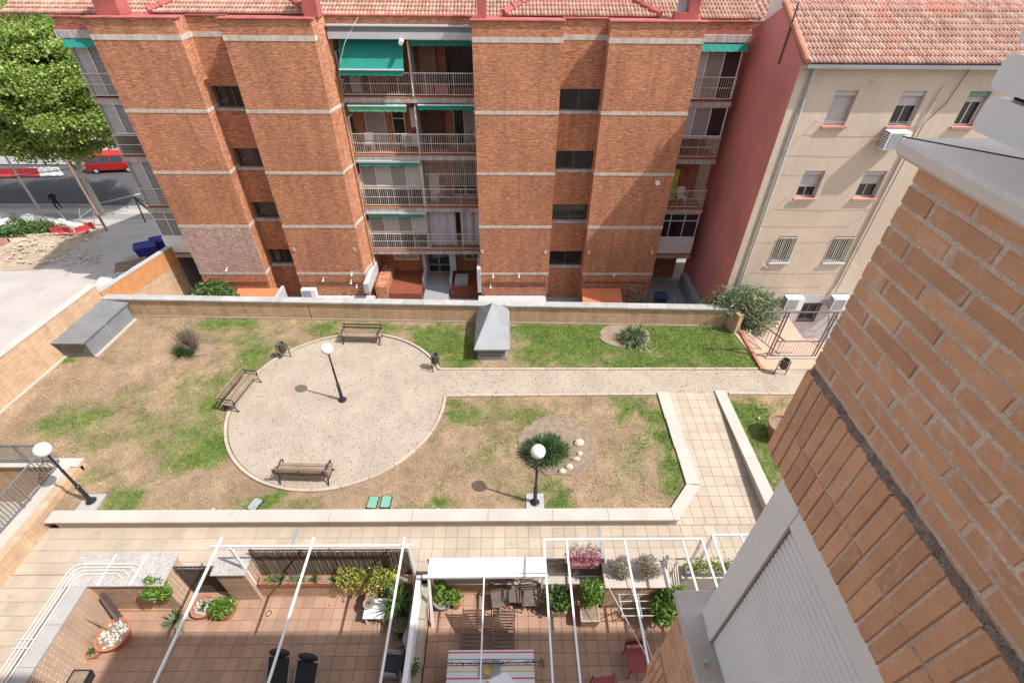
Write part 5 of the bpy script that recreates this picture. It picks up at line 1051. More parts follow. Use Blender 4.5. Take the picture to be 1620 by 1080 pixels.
# stairwell to the garage
st = thing('stairwell_wall', 'brick stairwell parapet with pale coping beside the left lamp post', 'wall', (-15.9, 9.5, WZ))
k = MB(); k.prism([(-16.05, 11.3), (-15.62, 11.3), (-15.62, 9.5), (-15.95, 3.5), (-16.38, 3.5)], -3.6, .25); k.build('wall', B_orangewall, st); k = MB(); k.prism([(-22, 11.2), (-15.62, 11.2), (-15.62, 11.45), (-22, 11.45)], -3.6, .18); k.build('rear_wall', B_garden, st)
k = MB(); k.prism([(-16.42, 11.12), (-15.88, 11.12), (-15.88, 9.5), (-16.2, 3.5), (-16.74, 3.5)], .253, .32); k.build('coping', M_stone, st); k = MB(); k.prism([(-22, 11.12), (-15.6, 11.12), (-15.6, 11.5), (-22, 11.5)], .255, .325); k.build('coping', M_stone, st)
k = MB(); k.box(-24, -15.7, 2, 11.2, -3.7, -3.55); k.build('stairwell_floor', M_asph, kind='structure')
k = MB(); k.box(-21, -16.45, 9.2, 9.35, -3.54, -2.5); o = k.build('painted_barrier', mat('yellow_paint', (.5, .3, .03), .7)); tag(o, 'yellow painted barrier down in the garage stairwell', 'barrier')
k = MB(); k.box(-21, -16.5, 7.4, 9.1, -3.54, -2.9); k.box(-20, -17.5, 7.7, 8.8, -2.9, -2.3); o = k.build('parked_car', mat('dark_blue_car', (.015, .02, .06), .3, spec=.6)); tag(o, 'dark blue car roof seen through the stairwell railing', 'car')
M_rail = mat('grey_railing', (.15, .155, .16), .45, .08)
rl = thing('stairwell_railing', 'grey metal railing with vertical bars round the garage stairwell', 'railing', (-16.4, 11, .32))
def rail_run(a, c_, n, h=1.0):
    a = Vector(a); c_ = Vector(c_)
    for z in (.1, h): k = MB(); k.bar(a+Vector((0, 0, z)), c_+Vector((0, 0, z)), .05, .04); k.build('rail', M_rail, rl)
    for i in range(n+1): q = a.lerp(c_, i/n); k = MB(); k.bar(q+Vector((0, 0, .1 if i % 12 else 0)), q+Vector((0, 0, h)), .022 if i % 12 else .045); k.build('bar', M_rail, rl)
rail_run((-21.5, 11.3, .33), (-16.3, 11.3, .33), 46); rail_run((-16.25, 11.15, .33), (-16.25, 9.5, .33), 14); rail_run((-16.26, 9.46, .33), (-16.55, 3.8, .33), 48)
# ------------------------------------------------------------ private terraces below
TZ = -.65
M_ttile = mat('terracotta_tile', (.345, .215, .15), .8, .14, 1.2, 30, .08, rnd='obj', rndv=.1, stain=((.36, .26, .2), .9, .58))
def terrace(x0, x1, y0, y1, nm='terrace_floor'):
    k = MB(); k.box(x0, x1, y0-1, y1, -2.4, TZ-.0); f = k.build(nm, M_grout, kind='structure'); tiles(f, x0, x1, y0, y1, .333, TZ, M_ttile, gap=.008); return f
terrace(-11.95, -2.8, 3.9, 7.23); terrace(-2.33, 5.3, 3.95, 7.28)
B_ter = brickmat('terrace_brick', (.32, .155, .08), (.38, .195, .105), (.6, .5, .4), bw=.25, bh=.075, ms=.018, var=.08, bmp=.6)
def wall(name, label, boxes, m, copes=(), cm=None, loc=None):
    b0 = boxes[0]; t = thing(name, label, 'wall', loc or ((b0[0]+b0[1])/2, b0[2], b0[4]))
    for b in boxes: k = MB(); k.box(*b); k.build('wall', m, t)
    for c_ in copes: k = MB(); k.box(*c_); k.build('coping', cm or M_granite, t)
    return t
lt = wall('terrace_wall', 'brick terrace parapet with broad speckled stone coping at the top left', [(-12.5, -9.85, 6.56, 7.4, -1, 1.0)], B_ter, [(-12.6, -11.62, 6.5, 7.46, 1.003, 1.06), (-11.61, -10.7, 6.5, 7.46, 1.003, 1.06), (-10.69, -9.78, 6.5, 7.46, 1.003, 1.06)])
wall('terrace_wall', 'brick side wall of the left terrace with pipes along its coping', [(-12.3, -11.95, 2.5, 6.555, -1, 1.0)], B_ter, [(-12.36, -11.9, y, y+.99, 1.003, 1.06) for y in (2.5, 3.5, 4.5)]+[(-12.36, -11.9, 5.5, 6.495, 1.003, 1.06)], M_conc)
k = MB(); k.box(-11.94, -9.85, 6.5, 6.555, TZ, TZ+.09); k.build('skirting', mat('skirting_clay', (.38, .22, .13), .8), lt)
t = thing('wall_pipes', 'bundle of white pipes running along the left terrace wall and bending onto the coping', 'pipes', (-12.5, 5, 1.07))
for i in range(4):
    o_ = .105*i; ex = -10.62-.13*i; y_ = 7.12-o_*.9; k = MB(); k.tube([(-12.66+o_, 2.6, 1.1), (-12.66+o_, y_-.22, 1.1), (-12.6+o_, y_-.07, 1.1), (-12.45+o_, y_, 1.1), (ex-.2, y_, 1.1), (ex, y_-.13, 1.08), (ex+.02, y_-.16, 1.0)], .021, 8); k.build('pipe', M_ivory, t, smooth=True)
for y in (5.1, 4.9): k = MB(); k.box(-12.72, -12.28, y, y+.03, 1.06, 1.135); k.build('clamp', M_pipe, t)
for x in (-11.615, -10.695): k = MB(); k.box(x-.03, x+.03, 6.52, 7.44, 1.02, 1.064); k.build('coping_joint', M_white, lt)
wall('terrace_pillar', 'brick pillar with stone cap beside the slatted gate', [(-8.45, -7.6, 6.82, 7.35, -1, 1.08)], B_ter, [(-8.52, -7.53, 6.75, 7.42, 1.083, 1.14)])
g = thing('slatted_gate', 'dark slatted gate between the parapet and the brick pillar', 'gate', (-9.15, 7.05, TZ))
for i in range(10): x = -9.75+i*.135; k = MB(); k.box(x, x+.1, 7.03, 7.06, TZ+.1, .95); k.build('slat', mat('dark_wood_slat', (.1, .08, .07), .8, rnd='obj'), g)
for z in (-.35, .7, .95): k = MB(); k.box(-9.8, -8.47, 7.065, 7.1, z, z+.05); k.build('rail', M_browniron, g)
wall('planter_wall', 'low brick wall under the reed screen of the left terrace', [(-7.58, -2.85, 6.92, 7.2, -1, .08)], B_ter)
t = thing('reed_screen', 'grey brown reed screen along the back of the left terrace', 'fence', (-5.2, 7.3, -.4)); k = MB()
for i in range(330):
    x = -7.5+4.6*i/330; l_ = random.uniform(-.07, .07); k.bar((x, 7.29+random.uniform(-.015, .015), .0), (x+l_, 7.31+random.uniform(-.02, .02), 1.42+random.uniform(-.03, .03)), random.uniform(.012, .02))
k.box(-7.5, -2.9, 7.325, 7.329, .0, 1.38); k.build('reeds', mat('dry_reed', (.2, .16, .125), .9, .15, 4, 30, .2, rnd='island', rndv=.4), t, kind='stuff')
for z in (.2, 1.44): k = MB(); k.box(-7.55, -2.85, 7.33, 7.36, z-.03, z+.015); k.build('rail', M_browniron, t)
for x in (-7.5, -5.2, -2.9): k = MB(); k.box(x-.025, x+.025, 7.335, 7.385, -.4, 1.46); k.build('post', M_browniron, t)
t = thing('balcony_planter', 'long terracotta planter of succulents on the low wall before the reed screen', 'planter', (-5.2, 7, .09))
for i in range(5): x = -7.45+i*.92; k = MB(); k.box(x, x+.9, 6.88, 7.14, .09, .3); k.build('trough', M_terracotta, t); k = MB(); k.box(x+.03, x+.87, 6.91, 7.11, .3, .305); k.build('soil', M_soil, t)
def plantlet(x, y, z, r, m, n=40, w=.03, par=None):
    V, F = blades((x, y, z), n, r, w, 1, .3, 2, .05, (.1, 1.3)); scatter('plant', V, F, m, par, kind='stuff', off=WL[par.name])
for px, r, m_ in ((428, .22, L_lime), (438, .25, L_grey), (445, .22, L_grey), (462, .18, L_grey), (472, .2, L_grey), (478, .17, L_green), (500, .2, L_green), (530, .2, L_green)): plantlet(atY(px, 918, 7.).x, 7., .3, r, m_, par=t)
def pot(name, label, p, r0, r1, h, m=None, cat='plant pot', group=None, soil=True, square=False):
    tt = thing(name, label, cat, p, group); k = MB()
    if square:
        x, y, z = p; k.add([(x-r0, y-r0, z), (x+r0, y-r0, z), (x+r0, y+r0, z), (x-r0, y+r0, z), (x-r1, y-r1, z+h), (x+r1, y-r1, z+h), (x+r1, y+r1, z+h), (x-r1, y+r1, z+h)], [(3, 2, 1, 0), (0, 1, 5, 4), (1, 2, 6, 5), (2, 3, 7, 6), (3, 0, 4, 7), (4, 5, 6, 7)]); k.build('pot', m or M_terracotta, tt); k = MB(); k.box(x-r1*.88, x+r1*.88, y-r1*.88, y+r1*.88, z+h, z+h+.004); k.build('soil', M_soil, tt)
        k = MB(); e = r1
        for a, b in (((x-e, y-e), (x+e, y-e*.86)), ((x-e, y+e*.86), (x+e, y+e)), ((x-e, y-e*.86), (x-e*.86, y+e*.86)), ((x+e*.86, y-e*.86), (x+e, y+e*.86))): k.box(a[0], b[0], a[1], b[1], z+h+.001, z+h+.025)
        k.build('rim', m or M_terracotta, tt)
    else:
        k.lathe([(r0, 0), (r1*.95, h*.85), (r1, h*.86), (r1*1.04, h), (r1*.9, h), (r1*.86, h*.88), (.01, h*.88)], p, 20); k.build('pot', m or M_terracotta, tt, smooth=True)
        if soil: k = MB(); k.lathe([(r1*.85, h*.885), (.01, h*.9)], p, 16); k.build('soil', M_soil, tt)
    return tt
p = at(190, 1012, TZ); t = pot('large_pot', 'large terracotta pot with white pebbles and bare twigs by the left wall', tuple(p), .3, .44, .45); k = MB()
for _ in range(70): a = random.uniform(0, 6.28); r = .36*math.sqrt(random.random()); k.ball((p.x+r*math.cos(a), p.y+r*math.sin(a), p.z+.42), random.uniform(.025, .05), 6, 0, .2)
k.build('pebbles', mat('white_pebble', (.5, .48, .45), .8, rnd='island', rndv=.2), t, kind='stuff'); k = MB(); b0 = p+Vector((-.05, .1, .4)); k.tube([b0, b0+Vector((-.45, .1, .5)), b0+Vector((-.75, .15, .75))], [.025, .02, .012], 6)
for _ in range(12): q = b0+Vector((-.6, .12, .62)); k.tube([q, q+Vector((random.uniform(-.35, .1), random.uniform(-.2, .3), random.uniform(.0, .35)))], [.01, .005], 4)
k.build('twigs', M_wood, t)
t = thing('weathered_board', 'weathered dark wooden board leaning in the wall corner behind the large pot', 'board', (-11.5, 6.3, TZ)); k = MB(); k.bar((-11.35, 6.05, TZ+.02), (-11.72, 6.5, .6), .36, .06, up=(1, .8, .2)); k.build('board', mat('dark_old_wood', (.12, .095, .08), .9, .3, 4), t)
t = pot('small_pot', 'small terracotta pot with a green plant at the foot of the left wall', tuple(at(154, 1034, TZ)), .13, .19, .26); p = at(154, 1034, TZ); plantlet(p.x, p.y, p.z+.24, .16, L_green, 30, .05, t)
t = pot('box_planter', 'dark square box planter at the bottom left corner of the terrace', tuple(at(133, 1082, TZ)), .2, .25, .35, M_black, square=True)
p = at(284, 985, TZ); t = pot('aloe_pot', 'spiky grey green aloe in a pot below the hanging bush', tuple(p), .15, .2, .22); V, F = blades((p.x, p.y, p.z+.2), 60, .5, .05, 1, .3, 3, .05, (.1, 1.4)); scatter('plant', V, F, L_grey, t, kind='stuff', off=p)
p = Vector((-10.05, 6.75, .95)); t = bush('hanging_bush', 'bright green bush spilling over the end of the terrace parapet', 'bush', (p.x, p.y-.2, .1), (.45, .32, .62), 1500, .12, L_bright)
p = at(328, 966, TZ); t = pot('pebble_pot', 'terracotta pot topped with white pebbles at the foot of the gate', tuple(p), .24, .33, .35); k = MB()
for _ in range(50): a = random.uniform(0, 6.28); r = .26*math.sqrt(random.random()); k.ball((p.x+r*math.cos(a), p.y+r*math.sin(a), p.z+.33), random.uniform(.02, .04), 6, 0, .2)
k.build('pebbles', MATS['white_pebble'], t, kind='stuff'); plantlet(p.x, p.y, p.z+.33, .2, L_green, 20, .05, t)
p = at(360, 970, TZ); t = pot('leafy_pot', 'terracotta pot with a trailing leafy green plant before the brick pillar', tuple(p), .22, .28, .3); V, F = leaves(cloud(520, (p.x, p.y, p.z+.45), (.4, .34, .3), .2), .12, .6, .5); scatter('plant', V, F, L_bright, t, kind='stuff', off=p)
p = at(425, 970, TZ+.02); k = MB(); k.box(p.x-.12, p.x+.12, p.y-.12, p.y+.12, TZ+.018, TZ+.026); o = k.build('floor_drain', mat('drain_tile', (.4, .27, .18), .6)); tag(o, 'square floor drain with a ring grate near the middle of the left terrace', 'drain'); 
k = MB()
for i in range(20): a = i*math.pi/10; k.box(p.x+.08*math.cos(a)-.012, p.x+.08*math.cos(a)+.012, p.y+.08*math.sin(a)-.012, p.y+.08*math.sin(a)+.012, TZ+.027, TZ+.032)
k.build('grate', M_dark, o, kind='stuff').location = (0, 0, 0)
x0, x1 = atY(535, 915, 7.).x, atY(628, 915, 7.).x; t = thing('lime_hedge', 'yellow green leafy hedge in the right half of the long planter', 'hedge', ((x0+x1)/2, 7, .3))
P = np.stack([np.random.uniform(x0, x1, 2600), 6.98+np.random.normal(0, .13, 2600), .42+np.random.normal(0, .14, 2600)], 1); P[:, 2] -= np.clip(6.95-P[:, 1], 0, 1)*.9; V, F = leaves(P, .07, .5, .7); scatter('foliage', V, F, L_lime, t, off=WL[t.name])
def table(name, label, x0, x1, y0, y1, z, m, leg=.04):
    tt = thing(name, label, 'table', ((x0+x1)/2, (y0+y1)/2, TZ)); k = MB(); k.box(x0, x1, y0, y1, z-.04, z); k.build('tabletop', m, tt)
    for x in (x0+.05, x1-.05):
        for y in (y0+.05, y1-.05): k = MB(); k.box(x-leg/2, x+leg/2, y-leg/2, y+leg/2, TZ+.02, z-.042); k.build('leg', m, tt)
    return tt
table('white_table', 'low white table holding two cactus bowls beside the lime hedge', -4.22, -3.6, 6.05, 6.62, -.12, M_white)
for i, (px, py, r) in enumerate(((588, 945, .16), (585, 956, .17), (611, 950, .2))):
    p = at(px, py, -.11 if i < 2 else -.4); t = pot('cactus_bowl', ['terracotta cactus bowl, upper one on the white table', 'dark cactus bowl, lower one on the white table', 'pale bowl of cacti beside the white table'][i], tuple(p), r*.7, r, .12, [M_terracotta, M_grey, M_stone][i]); plantlet(p.x, p.y, p.z+.11, .09, L_grey, 25, .04, t)
    if i == 2: k = MB(); k.box(p.x-.17, p.x+.17, p.y-.17, p.y+.17, TZ+.02, -.402); k.build('stand', M_white, t)
p = at(634, 952, TZ); bush('dark_bush', 'dark green leafy bush in the back right corner of the left terrace', 'bush', (p.x, p.y+.25, TZ), (.5, .4, .62), 2200, .1, L_dark)
p = at(640, 985, TZ); t = pot('yucca_pot', 'large terracotta pot with arching yucca plants by the divider wall', tuple(p), .3, .4, .42)
V, F = join_vf([blades((p.x+dx, p.y+dy, p.z+.5+dz), 55, .62, .035, 1, .55, 3, .04, (.1, 1.5)) for dx, dy, dz in ((-.1, .2, .5), (.12, .3, .25), (-.28, .1, .2), (.05, -.02, .1))]); scatter('plant', V, F, L_green, t, kind='stuff', off=p)
p = at(636, 1012, TZ); t = pot('round_pot', 'round clay pot with a small spiky plant below the yucca', tuple(p), .2, .26, .3, M_soil); V, F = blades((p.x, p.y, p.z+.28), 40, .3, .03, 1, .3, 3, .04); scatter('plant', V, F, L_green, t, kind='stuff', off=p)
p = at(653, 1018, TZ); t = thing('round_barrel', 'pale blue grey lidded barrel beside the divider wall', 'barrel', p); k = MB(); k.lathe([(.2, 0), (.22, .25), (.21, .45)], p, 18); k.build('barrel', mat('blue_grey_plastic', (.12, .17, .2), .5), t); k = MB(); k.lathe([(.235, .45), (.235, .5), (.05, .52)], p, 18); k.build('lid', mat('pale_lid', (.3, .35, .37), .5), t)
# stacked armchairs, loungers
M_charcoal = mat('charcoal_mesh', (.022, .024, .028), .7, .1, 3, 80, .15)
def armchair(p, rz_, label, group, m=None, fm=None, stack=1):
    r_ = None
    for s in range(stack):
        z = s*.11; q = Vector(p)+Vector((0, 0, z)); t = thing('garden_chair', label if s == 0 else label.replace('bottom', 'higher'), 'chair', q, group, rz_)
        k = MB(); k.box(-.24, .24, -.24, .24, .4, .43); k.build('seat', m or M_charcoal, t, local=True)
        for i in range(5): f = i/4; k = MB(); k.bar((-.24, .25+.1*f, .48+.42*f), (.24, .25+.1*f, .48+.42*f), .02, .07, up=(0, -.2, 1)); k.build('back_slat', m or M_charcoal, t, local=True)
        for x in (-.27, .27):
            k = MB(); k.tube([(x, -.26, 0), (x, -.25, .62), (x, .2, .64), (x, .24, .42), (x, .36, .92)], .016, 6); k.build('arm_frame', fm or M_charcoal, t, local=True); k = MB(); k.tube([(x, .22, .42), (x, .32, 0)], .016, 6); k.build('rear_leg', fm or M_charcoal, t, local=True)
    return t
p = at(628, 1068, TZ)
for s in range(5): armchair(p+Vector((0, 0, .02+.11*s)), rad(-96), ['lowest chair of the grey stack against the divider wall', 'second chair from below in the grey stack', 'middle chair of the grey stack', 'second chair from the top in the grey stack', 'topmost chair of the grey stack'][s], 'stack of grey garden chairs', M_charcoal, M_grey)
def lounger(p, rz_, label):
    t = thing('sun_lounger', label, 'sun lounger', p, 'charcoal sun loungers', rz_); k = MB(); k.bar((0, -.7, .34), (0, .25, .34), .56, .03); k.build('bed', M_charcoal, t, local=True)
    k = MB(); k.bar((0, .26, .35), (0, .75, .8), .56, .03); k.build('backrest', M_charcoal, t, local=True)
    k = MB(); k.ball((0, .82, .92), (.29, .1, .17), 14); k.build('headrest', M_charcoal, t, local=True, smooth=True)
    for x in (-.3, .3): k = MB(); k.tube([(x, -.8, .02), (x, -.7, .36), (x, .25, .36), (x, .75, .8)], .018, 6); k.build('side_frame', M_grey, t, local=True); k = MB(); k.tube([(x, .1, .34), (x, .45, .02)], .018, 6); k.build('leg', M_grey, t, local=True)
    return t
p = at(441, 1095, TZ); l_ = lounger(p-Vector((.0, .15, -.02)), rad(-4), 'left charcoal sun lounger at the bottom of the left terrace'); p = at(482, 1102, TZ); dup(l_, p-Vector((.0, .15, -.02)), rad(-9), 'right charcoal sun lounger at the bottom of the left terrace')
# pergolas
def pergola(label, xs, y0, y1, z, posts, over=0., front=True, rad_=.05, group='white pergola frames'):
    t = thing('pergola', label, 'pergola', ((xs[0]+xs[-1])/2, y1, TZ), group); k = MB(); k.bar((xs[0]-over, y1, z), (xs[-1]+over, y1, z), rad_, .055); k.build('front_beam', M_whitemetal, t)
    for x in xs: k = MB(); k.bar((x, y0, z+.052+(.35 if over else 0)*(0)), (x, y1+(.22 if over else -.03), z+(.055 if over else .002)), rad_, .055); k.build('rafter', M_whitemetal, t)
    for x in posts: k = MB(); k.bar((x, y1-.02, TZ), (x, y1-.02, z-.03), .06, .06); k.build('post', M_whitemetal, t)
    return t
pergola('white pergola frame over the left terrace with three long rafters', [atY(352, 870, 7.).x, atY(498, 870, 7.).x, atY(641, 870, 7.).x], .2, 6.98, 2.35, [-7.6, -2.72], .25)
pergola('white pergola frame over the right terrace with four rafters', [1.07, 1.7, 3.35, 5.0, 5.55], .2, 7.21, 2.2, [5.55], 0)
pergola('white pergola frame farthest right, half hidden behind the shutter', [5.87, 6.68, 8.2], 1.5, 7.3, 2.25, [5.87], 0)
# divider with white panel
wall('divider_wall', 'stone topped divider wall between the two terraces', [(-2.78, -2.36, 2.5, 6.9, -1, .2)], B_ter, [(-2.8, -2.33, y, y+.98, .203, .25) for y in (2.9, 3.9, 4.9, 5.9)], mat('mossy_stone', (.3, .27, .22), .9, .2, 3, 40, .2, stain=((.12, .11, .08), 4, .6)))
t = thing('white_panel_fence', 'white metal side panel standing on the divider wall', 'fence', (-2.52, 5, .25)); k = MB(); k.box(-2.55, -2.5, 2.9, 6.75, .3, 1.02); k.build('panel', M_whitemetal, t); k = MB(); k.box(-2.59, -2.46, 2.9, 6.75, 1.022, 1.08); k.build('top_rail', M_whitemetal, t)
for y in (6.72, 4.8): k = MB(); k.box(-2.56, -2.49, y-.03, y+.03, .25, 1.02); k.build('post', M_whitemetal, t)
p = at(655, 1060, .25); t = pot('ledge_plant', 'small potted plant on the divider wall coping', (-2.41, p.y, .25), .07, .08, .14); V, F = leaves(cloud(160, (-2.4, p.y, .5), (.16, .25, .16), .1), .06); scatter('plant', V, F, L_green, t, kind='stuff', off=WL[t.name])
t = thing('awning_cassette', 'white flat awning cassette across the back of the right terrace', 'awning', (-.55, 6.9, 1.4)); a, c_ = at(680, 884, 1.42), at(863, 905, 1.42)
k = MB(); k.add([(-2.22, 6.62, 1.33), (1.12, 6.66, 1.33), (1.12, 7.08, 1.37), (-2.22, 7.08, 1.37), (-2.22, 6.62, 1.4), (1.12, 6.66, 1.4), (1.12, 7.08, 1.45), (-2.22, 7.08, 1.45)], [(3, 2, 1, 0), (4, 5, 6, 7), (0, 1, 5, 4), (1, 2, 6, 5), (2, 3, 7, 6), (3, 0, 4, 7)]); k.build('cover', M_white, t); k = MB(); k.box(-2.36, 1.2, 6.54, 6.615, 1.3, 1.41); k.build('front_profile', M_white, t)
k = MB(); k.bar((-2.2, 6.6, 1.3), (-2.2, 6.0, TZ), .07); k.build('strut', M_white, t); k = MB(); k.bar((-.62, 6.58, 1.42), (-.62, 2.0, 1.6), .035); k.build('pull_rod', M_white, t)
for x in (-2.2, 1.1): k = MB(); k.box(x-.03, x+.03, 6.9, 6.96, TZ, 1.33); k.build('post', M_white, t)
# back of the right terrace
wall('terrace_wall', 'low wall under the grey panels at the back of the right terrace', [(-2.33, 2.9, 6.98, 7.25, -1, .0)], mat('tan_render', (.42, .3, .2), .85), [(-2.33, 2.9, 6.95, 7.28, .003, .04)], M_stone)
t = thing('grey_panel_fence', 'grey brown translucent panel fence along the back of the right terrace', 'fence', (1, 7.2, 0))
for i in range(6): x = -2.3+i*.87; k = MB(); k.box(x+.02, x+.85, 7.18, 7.2, .08, 1.0); k.build('panel', mat('smoke_panel', (.17, .15, .13), .35, .15, 1), t)
for i in range(7): x = -2.3+i*.87; k = MB(); k.box(x-.02, x+.02, 7.17, 7.22, .04, 1.06); k.build('post', M_browniron, t)
k = MB(); k.box(-2.33, 2.92, 7.165, 7.225, 1.062, 1.1); k.build('rail', M_browniron, t)
t = wall('planter_pillar', 'brick planter pillar with stone edge at the back right of the right terrace', [(2.92, 4.75, 6.5, 7.25, -1, .85)], B_ter, [(2.86, 4.8, 6.44, 7.3, .853, .91)], M_stone)
for i, (x, r) in enumerate(((3.4, .42), (4.2, .5))): bush('lavender_bush', ['dry grey lavender, left clump on the planter pillar', 'dry grey lavender, right clump on the planter pillar'][i], 'bush', (x, 6.9, .92), (r*1.1, .36, .34), 3000, .07, L_dry, 'lavender on the planter pillar', clumps=7, aspect=.3)
t = thing('hose_bundle', 'bundle of beige hoses hanging over the wall behind the lavender', 'hose', (4.95, 7, .9))
for i in range(5): x = 4.75+.07*i; k = MB(); k.tube([(x-.25, 7.2, 1.0), (x-.05, 7.3, 1.12), (x+.03, 7.1, 1.05), (x+.1, 6.6, .5), (x+.12, 6.4, -.3)], .022, 6); k.build('hose', M_ivory, t, smooth=True)
t = thing('flower_box', 'flower box of pink and purple blossom hung on the back fence', 'flower box', (2.3, 7.2, 1.0)); k = MB(); k.box(1.85, 2.75, 7.05, 7.3, .82, 1.02); k.build('box', mat('pink_plastic', (.45, .2, .2), .6), t)
P = np.concatenate([cloud(260, (x, 7.2, 1.25), (.26, .25, .3), .1) for x in (1.95, 2.2, 2.45, 2.65)]); V, F = leaves(P, .07, .3, .4); scatter('blossom', V, F, L_pink, t, off=WL[t.name]); P = np.concatenate([cloud(140, (x, 7.35, 1.45), (.24, .2, .2), .1) for x in (2., 2.35, 2.6)]); V, F = leaves(P, .06, .3, .35); scatter('foliage', V, F, L_dry, t, off=WL[t.name])
p = at(930, 985, TZ); t = pot('square_planter', 'pale square planter with a tall bright green plant', tuple(p+Vector((0, .1, 0))), .22, .28, .55, mat('pale_clay', (.42, .3, .22), .8), square=True); V, F = leaves(np.concatenate([cloud(650, (p.x+.02, p.y+.25, p.z+z), (.38, .3, .3), .1) for z in (.95, 1.25, 1.5)]), .1, .5, .5); scatter('plant', V, F, L_bright, t, kind='stuff', off=p)
p = at(882, 968, TZ); t = pot('square_pot', 'broad leaved green plant in a pale square pot left of the tall planter', tuple(p+Vector((0, .05, 0))), .2, .24, .4, MATS['pale_clay'], square=True); V, F = leaves(cloud(420, (p.x, p.y+.05, p.z+.75), (.45, .42, .3), .2), .16, .8, .5); scatter('plant', V, F, L_green, t, kind='stuff', off=p)
p = at(702, 955, TZ); t = pot('shrub_pot', 'dark pot with a light green shrub beside the awning strut', tuple(p), .22, .3, .38, M_grey); V, F = leaves(np.concatenate([cloud(260, (p.x-.02, p.y+.05, p.z+.6), (.28, .25, .2), .1), cloud(220, (p.x-.05, p.y+.2, p.z+1.0), (.2, .2, .25), .1)]), .11, .6, .6); scatter('plant', V, F, L_bright, t, kind='stuff', off=p)
p = at(722, 958, TZ); t = pot('agave_pot', 'small pot with a light green agave next to the shrub pot', tuple(p), .12, .16, .45); V, F = blades((p.x, p.y, p.z+.45), 38, .38, .08, 1, .35, 3, .04, (.3, 1.5)); scatter('plant', V, F, L_bright, t, kind='stuff', off=p)
M_rattan = mat('grey_brown_rattan', (.13, .1, .085), .75, .2, 6, 60, .2)
for i, (px, py, a) in enumerate(((790, 962, 8), (815, 955, -5), (838, 960, 4))): armchair(at(px, py, TZ)+Vector((0, .1, .02)), rad(a), ['left brown garden chair against the back wall', 'middle brown garden chair with a white cushion against the back wall', 'right brown garden chair against the back wall'][i], 'brown garden chairs at the back', M_rattan, M_browniron)
M_dwood = mat('dark_stained_wood', (.12, .07, .055), .7, .15, 4, 40, .15, rnd='obj', rndv=.15)
def deckchair(p, rz_, label):
    t = thing('deck_chair', label, 'deck chair', p, 'dark slatted deck chairs', rz_)
    for i in range(8): y = -.72+i*.11; k = MB(); k.box(-.27, .27, y, y+.09, .33, .355); k.build('seat_slat', M_dwood, t, local=True)
    for i in range(7): f = i/6; k = MB(); k.bar((-.27, .2+.32*f, .42+.4*f), (.27, .2+.32*f, .42+.4*f), .02, .075, up=(0, -.7, .6)); k.build('back_slat', M_dwood, t, local=True)
    for x in (-.3, .3): k = MB(); k.bar((x, -.75, .33), (x, .3, .33), .045, .05); k.build('side_rail', M_dwood, t, local=True); k = MB(); k.bar((x, .16, .36), (x, .56, .86), .04); k.build('back_rail', M_dwood, t, local=True)
    for x in (-.3, .3):
        for y in (-.65, .2): k = MB(); k.box(x-.025, x+.025, y-.025, y+.025, 0, .304); k.build('leg', M_dwood, t, local=True)
    return t
p = at(750, 1002, TZ); d_ = deckchair(p+Vector((0, -.2, .02)), rad(0), 'left dark slatted deck chair behind the striped table'); p = at(797, 1004, TZ); dup(d_, p+Vector((0, -.2, .02)), rad(-1), 'right dark slatted deck chair behind the striped table')
# striped table
tx0, tx1, ty0, ty1, tz = -1.58, .74, 3.9, 5.12, .08; tb = table('dining_table', 'dining table under a striped cloth on the right terrace', tx0+.05, tx1-.05, ty0+.05, ty1-.05, tz-.01, M_grey)
m, n, b = newmat('striped_cloth'); co = coords(n); sp_ = n.nodes.new('ShaderNodeSeparateXYZ'); lk(n, co, sp_.inputs[0]); yy = mathn(n, 'FRACT', mathn(n, 'MULTIPLY', sp_.outputs['Y'], 1/.62)); k_ = n.nodes.new('ShaderNodeValToRGB'); k_.color_ramp.interpolation = 'CONSTANT'; el = k_.color_ramp.elements
st_ = [(0, (.6, .6, .6)), (.16, (.5, .06, .07)), (.22, (.6, .6, .6)), (.42, (.5, .48, .08)), (.48, (.6, .6, .6)), (.66, (.52, .1, .07)), (.71, (.6, .6, .6)), (.9, (.06, .07, .16)), (.93, (.6, .6, .6))]
while len(el) < len(st_): el.new(.5)
for e_, (q_, c_) in zip(el, st_): e_.position = q_; e_.color = (*c_, 1)
lk(n, yy, k_.inputs[0]); lk(n, k_.outputs[0], b.inputs['Base Color']); b.inputs['Roughness'].default_value = .85; M_cloth = m
k = MB(); N_ = 24; nr = []
def edge(i): return i
V = []; F = []; NX_, NY_ = 26, 16
for j in range(NY_+1):
    for i in range(NX_+1):
        u_ = -.1+1.2*i/NX_; v_ = -.18+1.36*j/NY_; x = tx0+(tx1-tx0)*min(1, max(0, u_)); y = ty0+(ty1-ty0)*min(1, max(0, v_)); ox = max(0, -u_, u_-1)*(tx1-tx0); oy = max(0, -v_, v_-1)*(ty1-ty0); dr = math.hypot(ox, oy)
        wv = .02*math.sin(i*1.9)*min(1, dr*8)+.02*math.sin(j*2.3)*min(1, dr*8); V.append((x+(.02+wv if u_ > 1 else (-.02-wv if u_ < 0 else 0)), y+(.02+wv if v_ > 1 else (-.02-wv if v_ < 0 else 0)), tz+.004-dr*.95+random.uniform(-.001, .001)))
F = [(j*(NX_+1)+i, j*(NX_+1)+i+1, (j+1)*(NX_+1)+i+1, (j+1)*(NX_+1)+i) for j in range(NY_) for i in range(NX_)]; k.add(V, F); o = k.build('striped_cloth', M_cloth, smooth=True); tag(o, 'white tablecloth with red, yellow and dark stripes on the right terrace table', 'tablecloth')
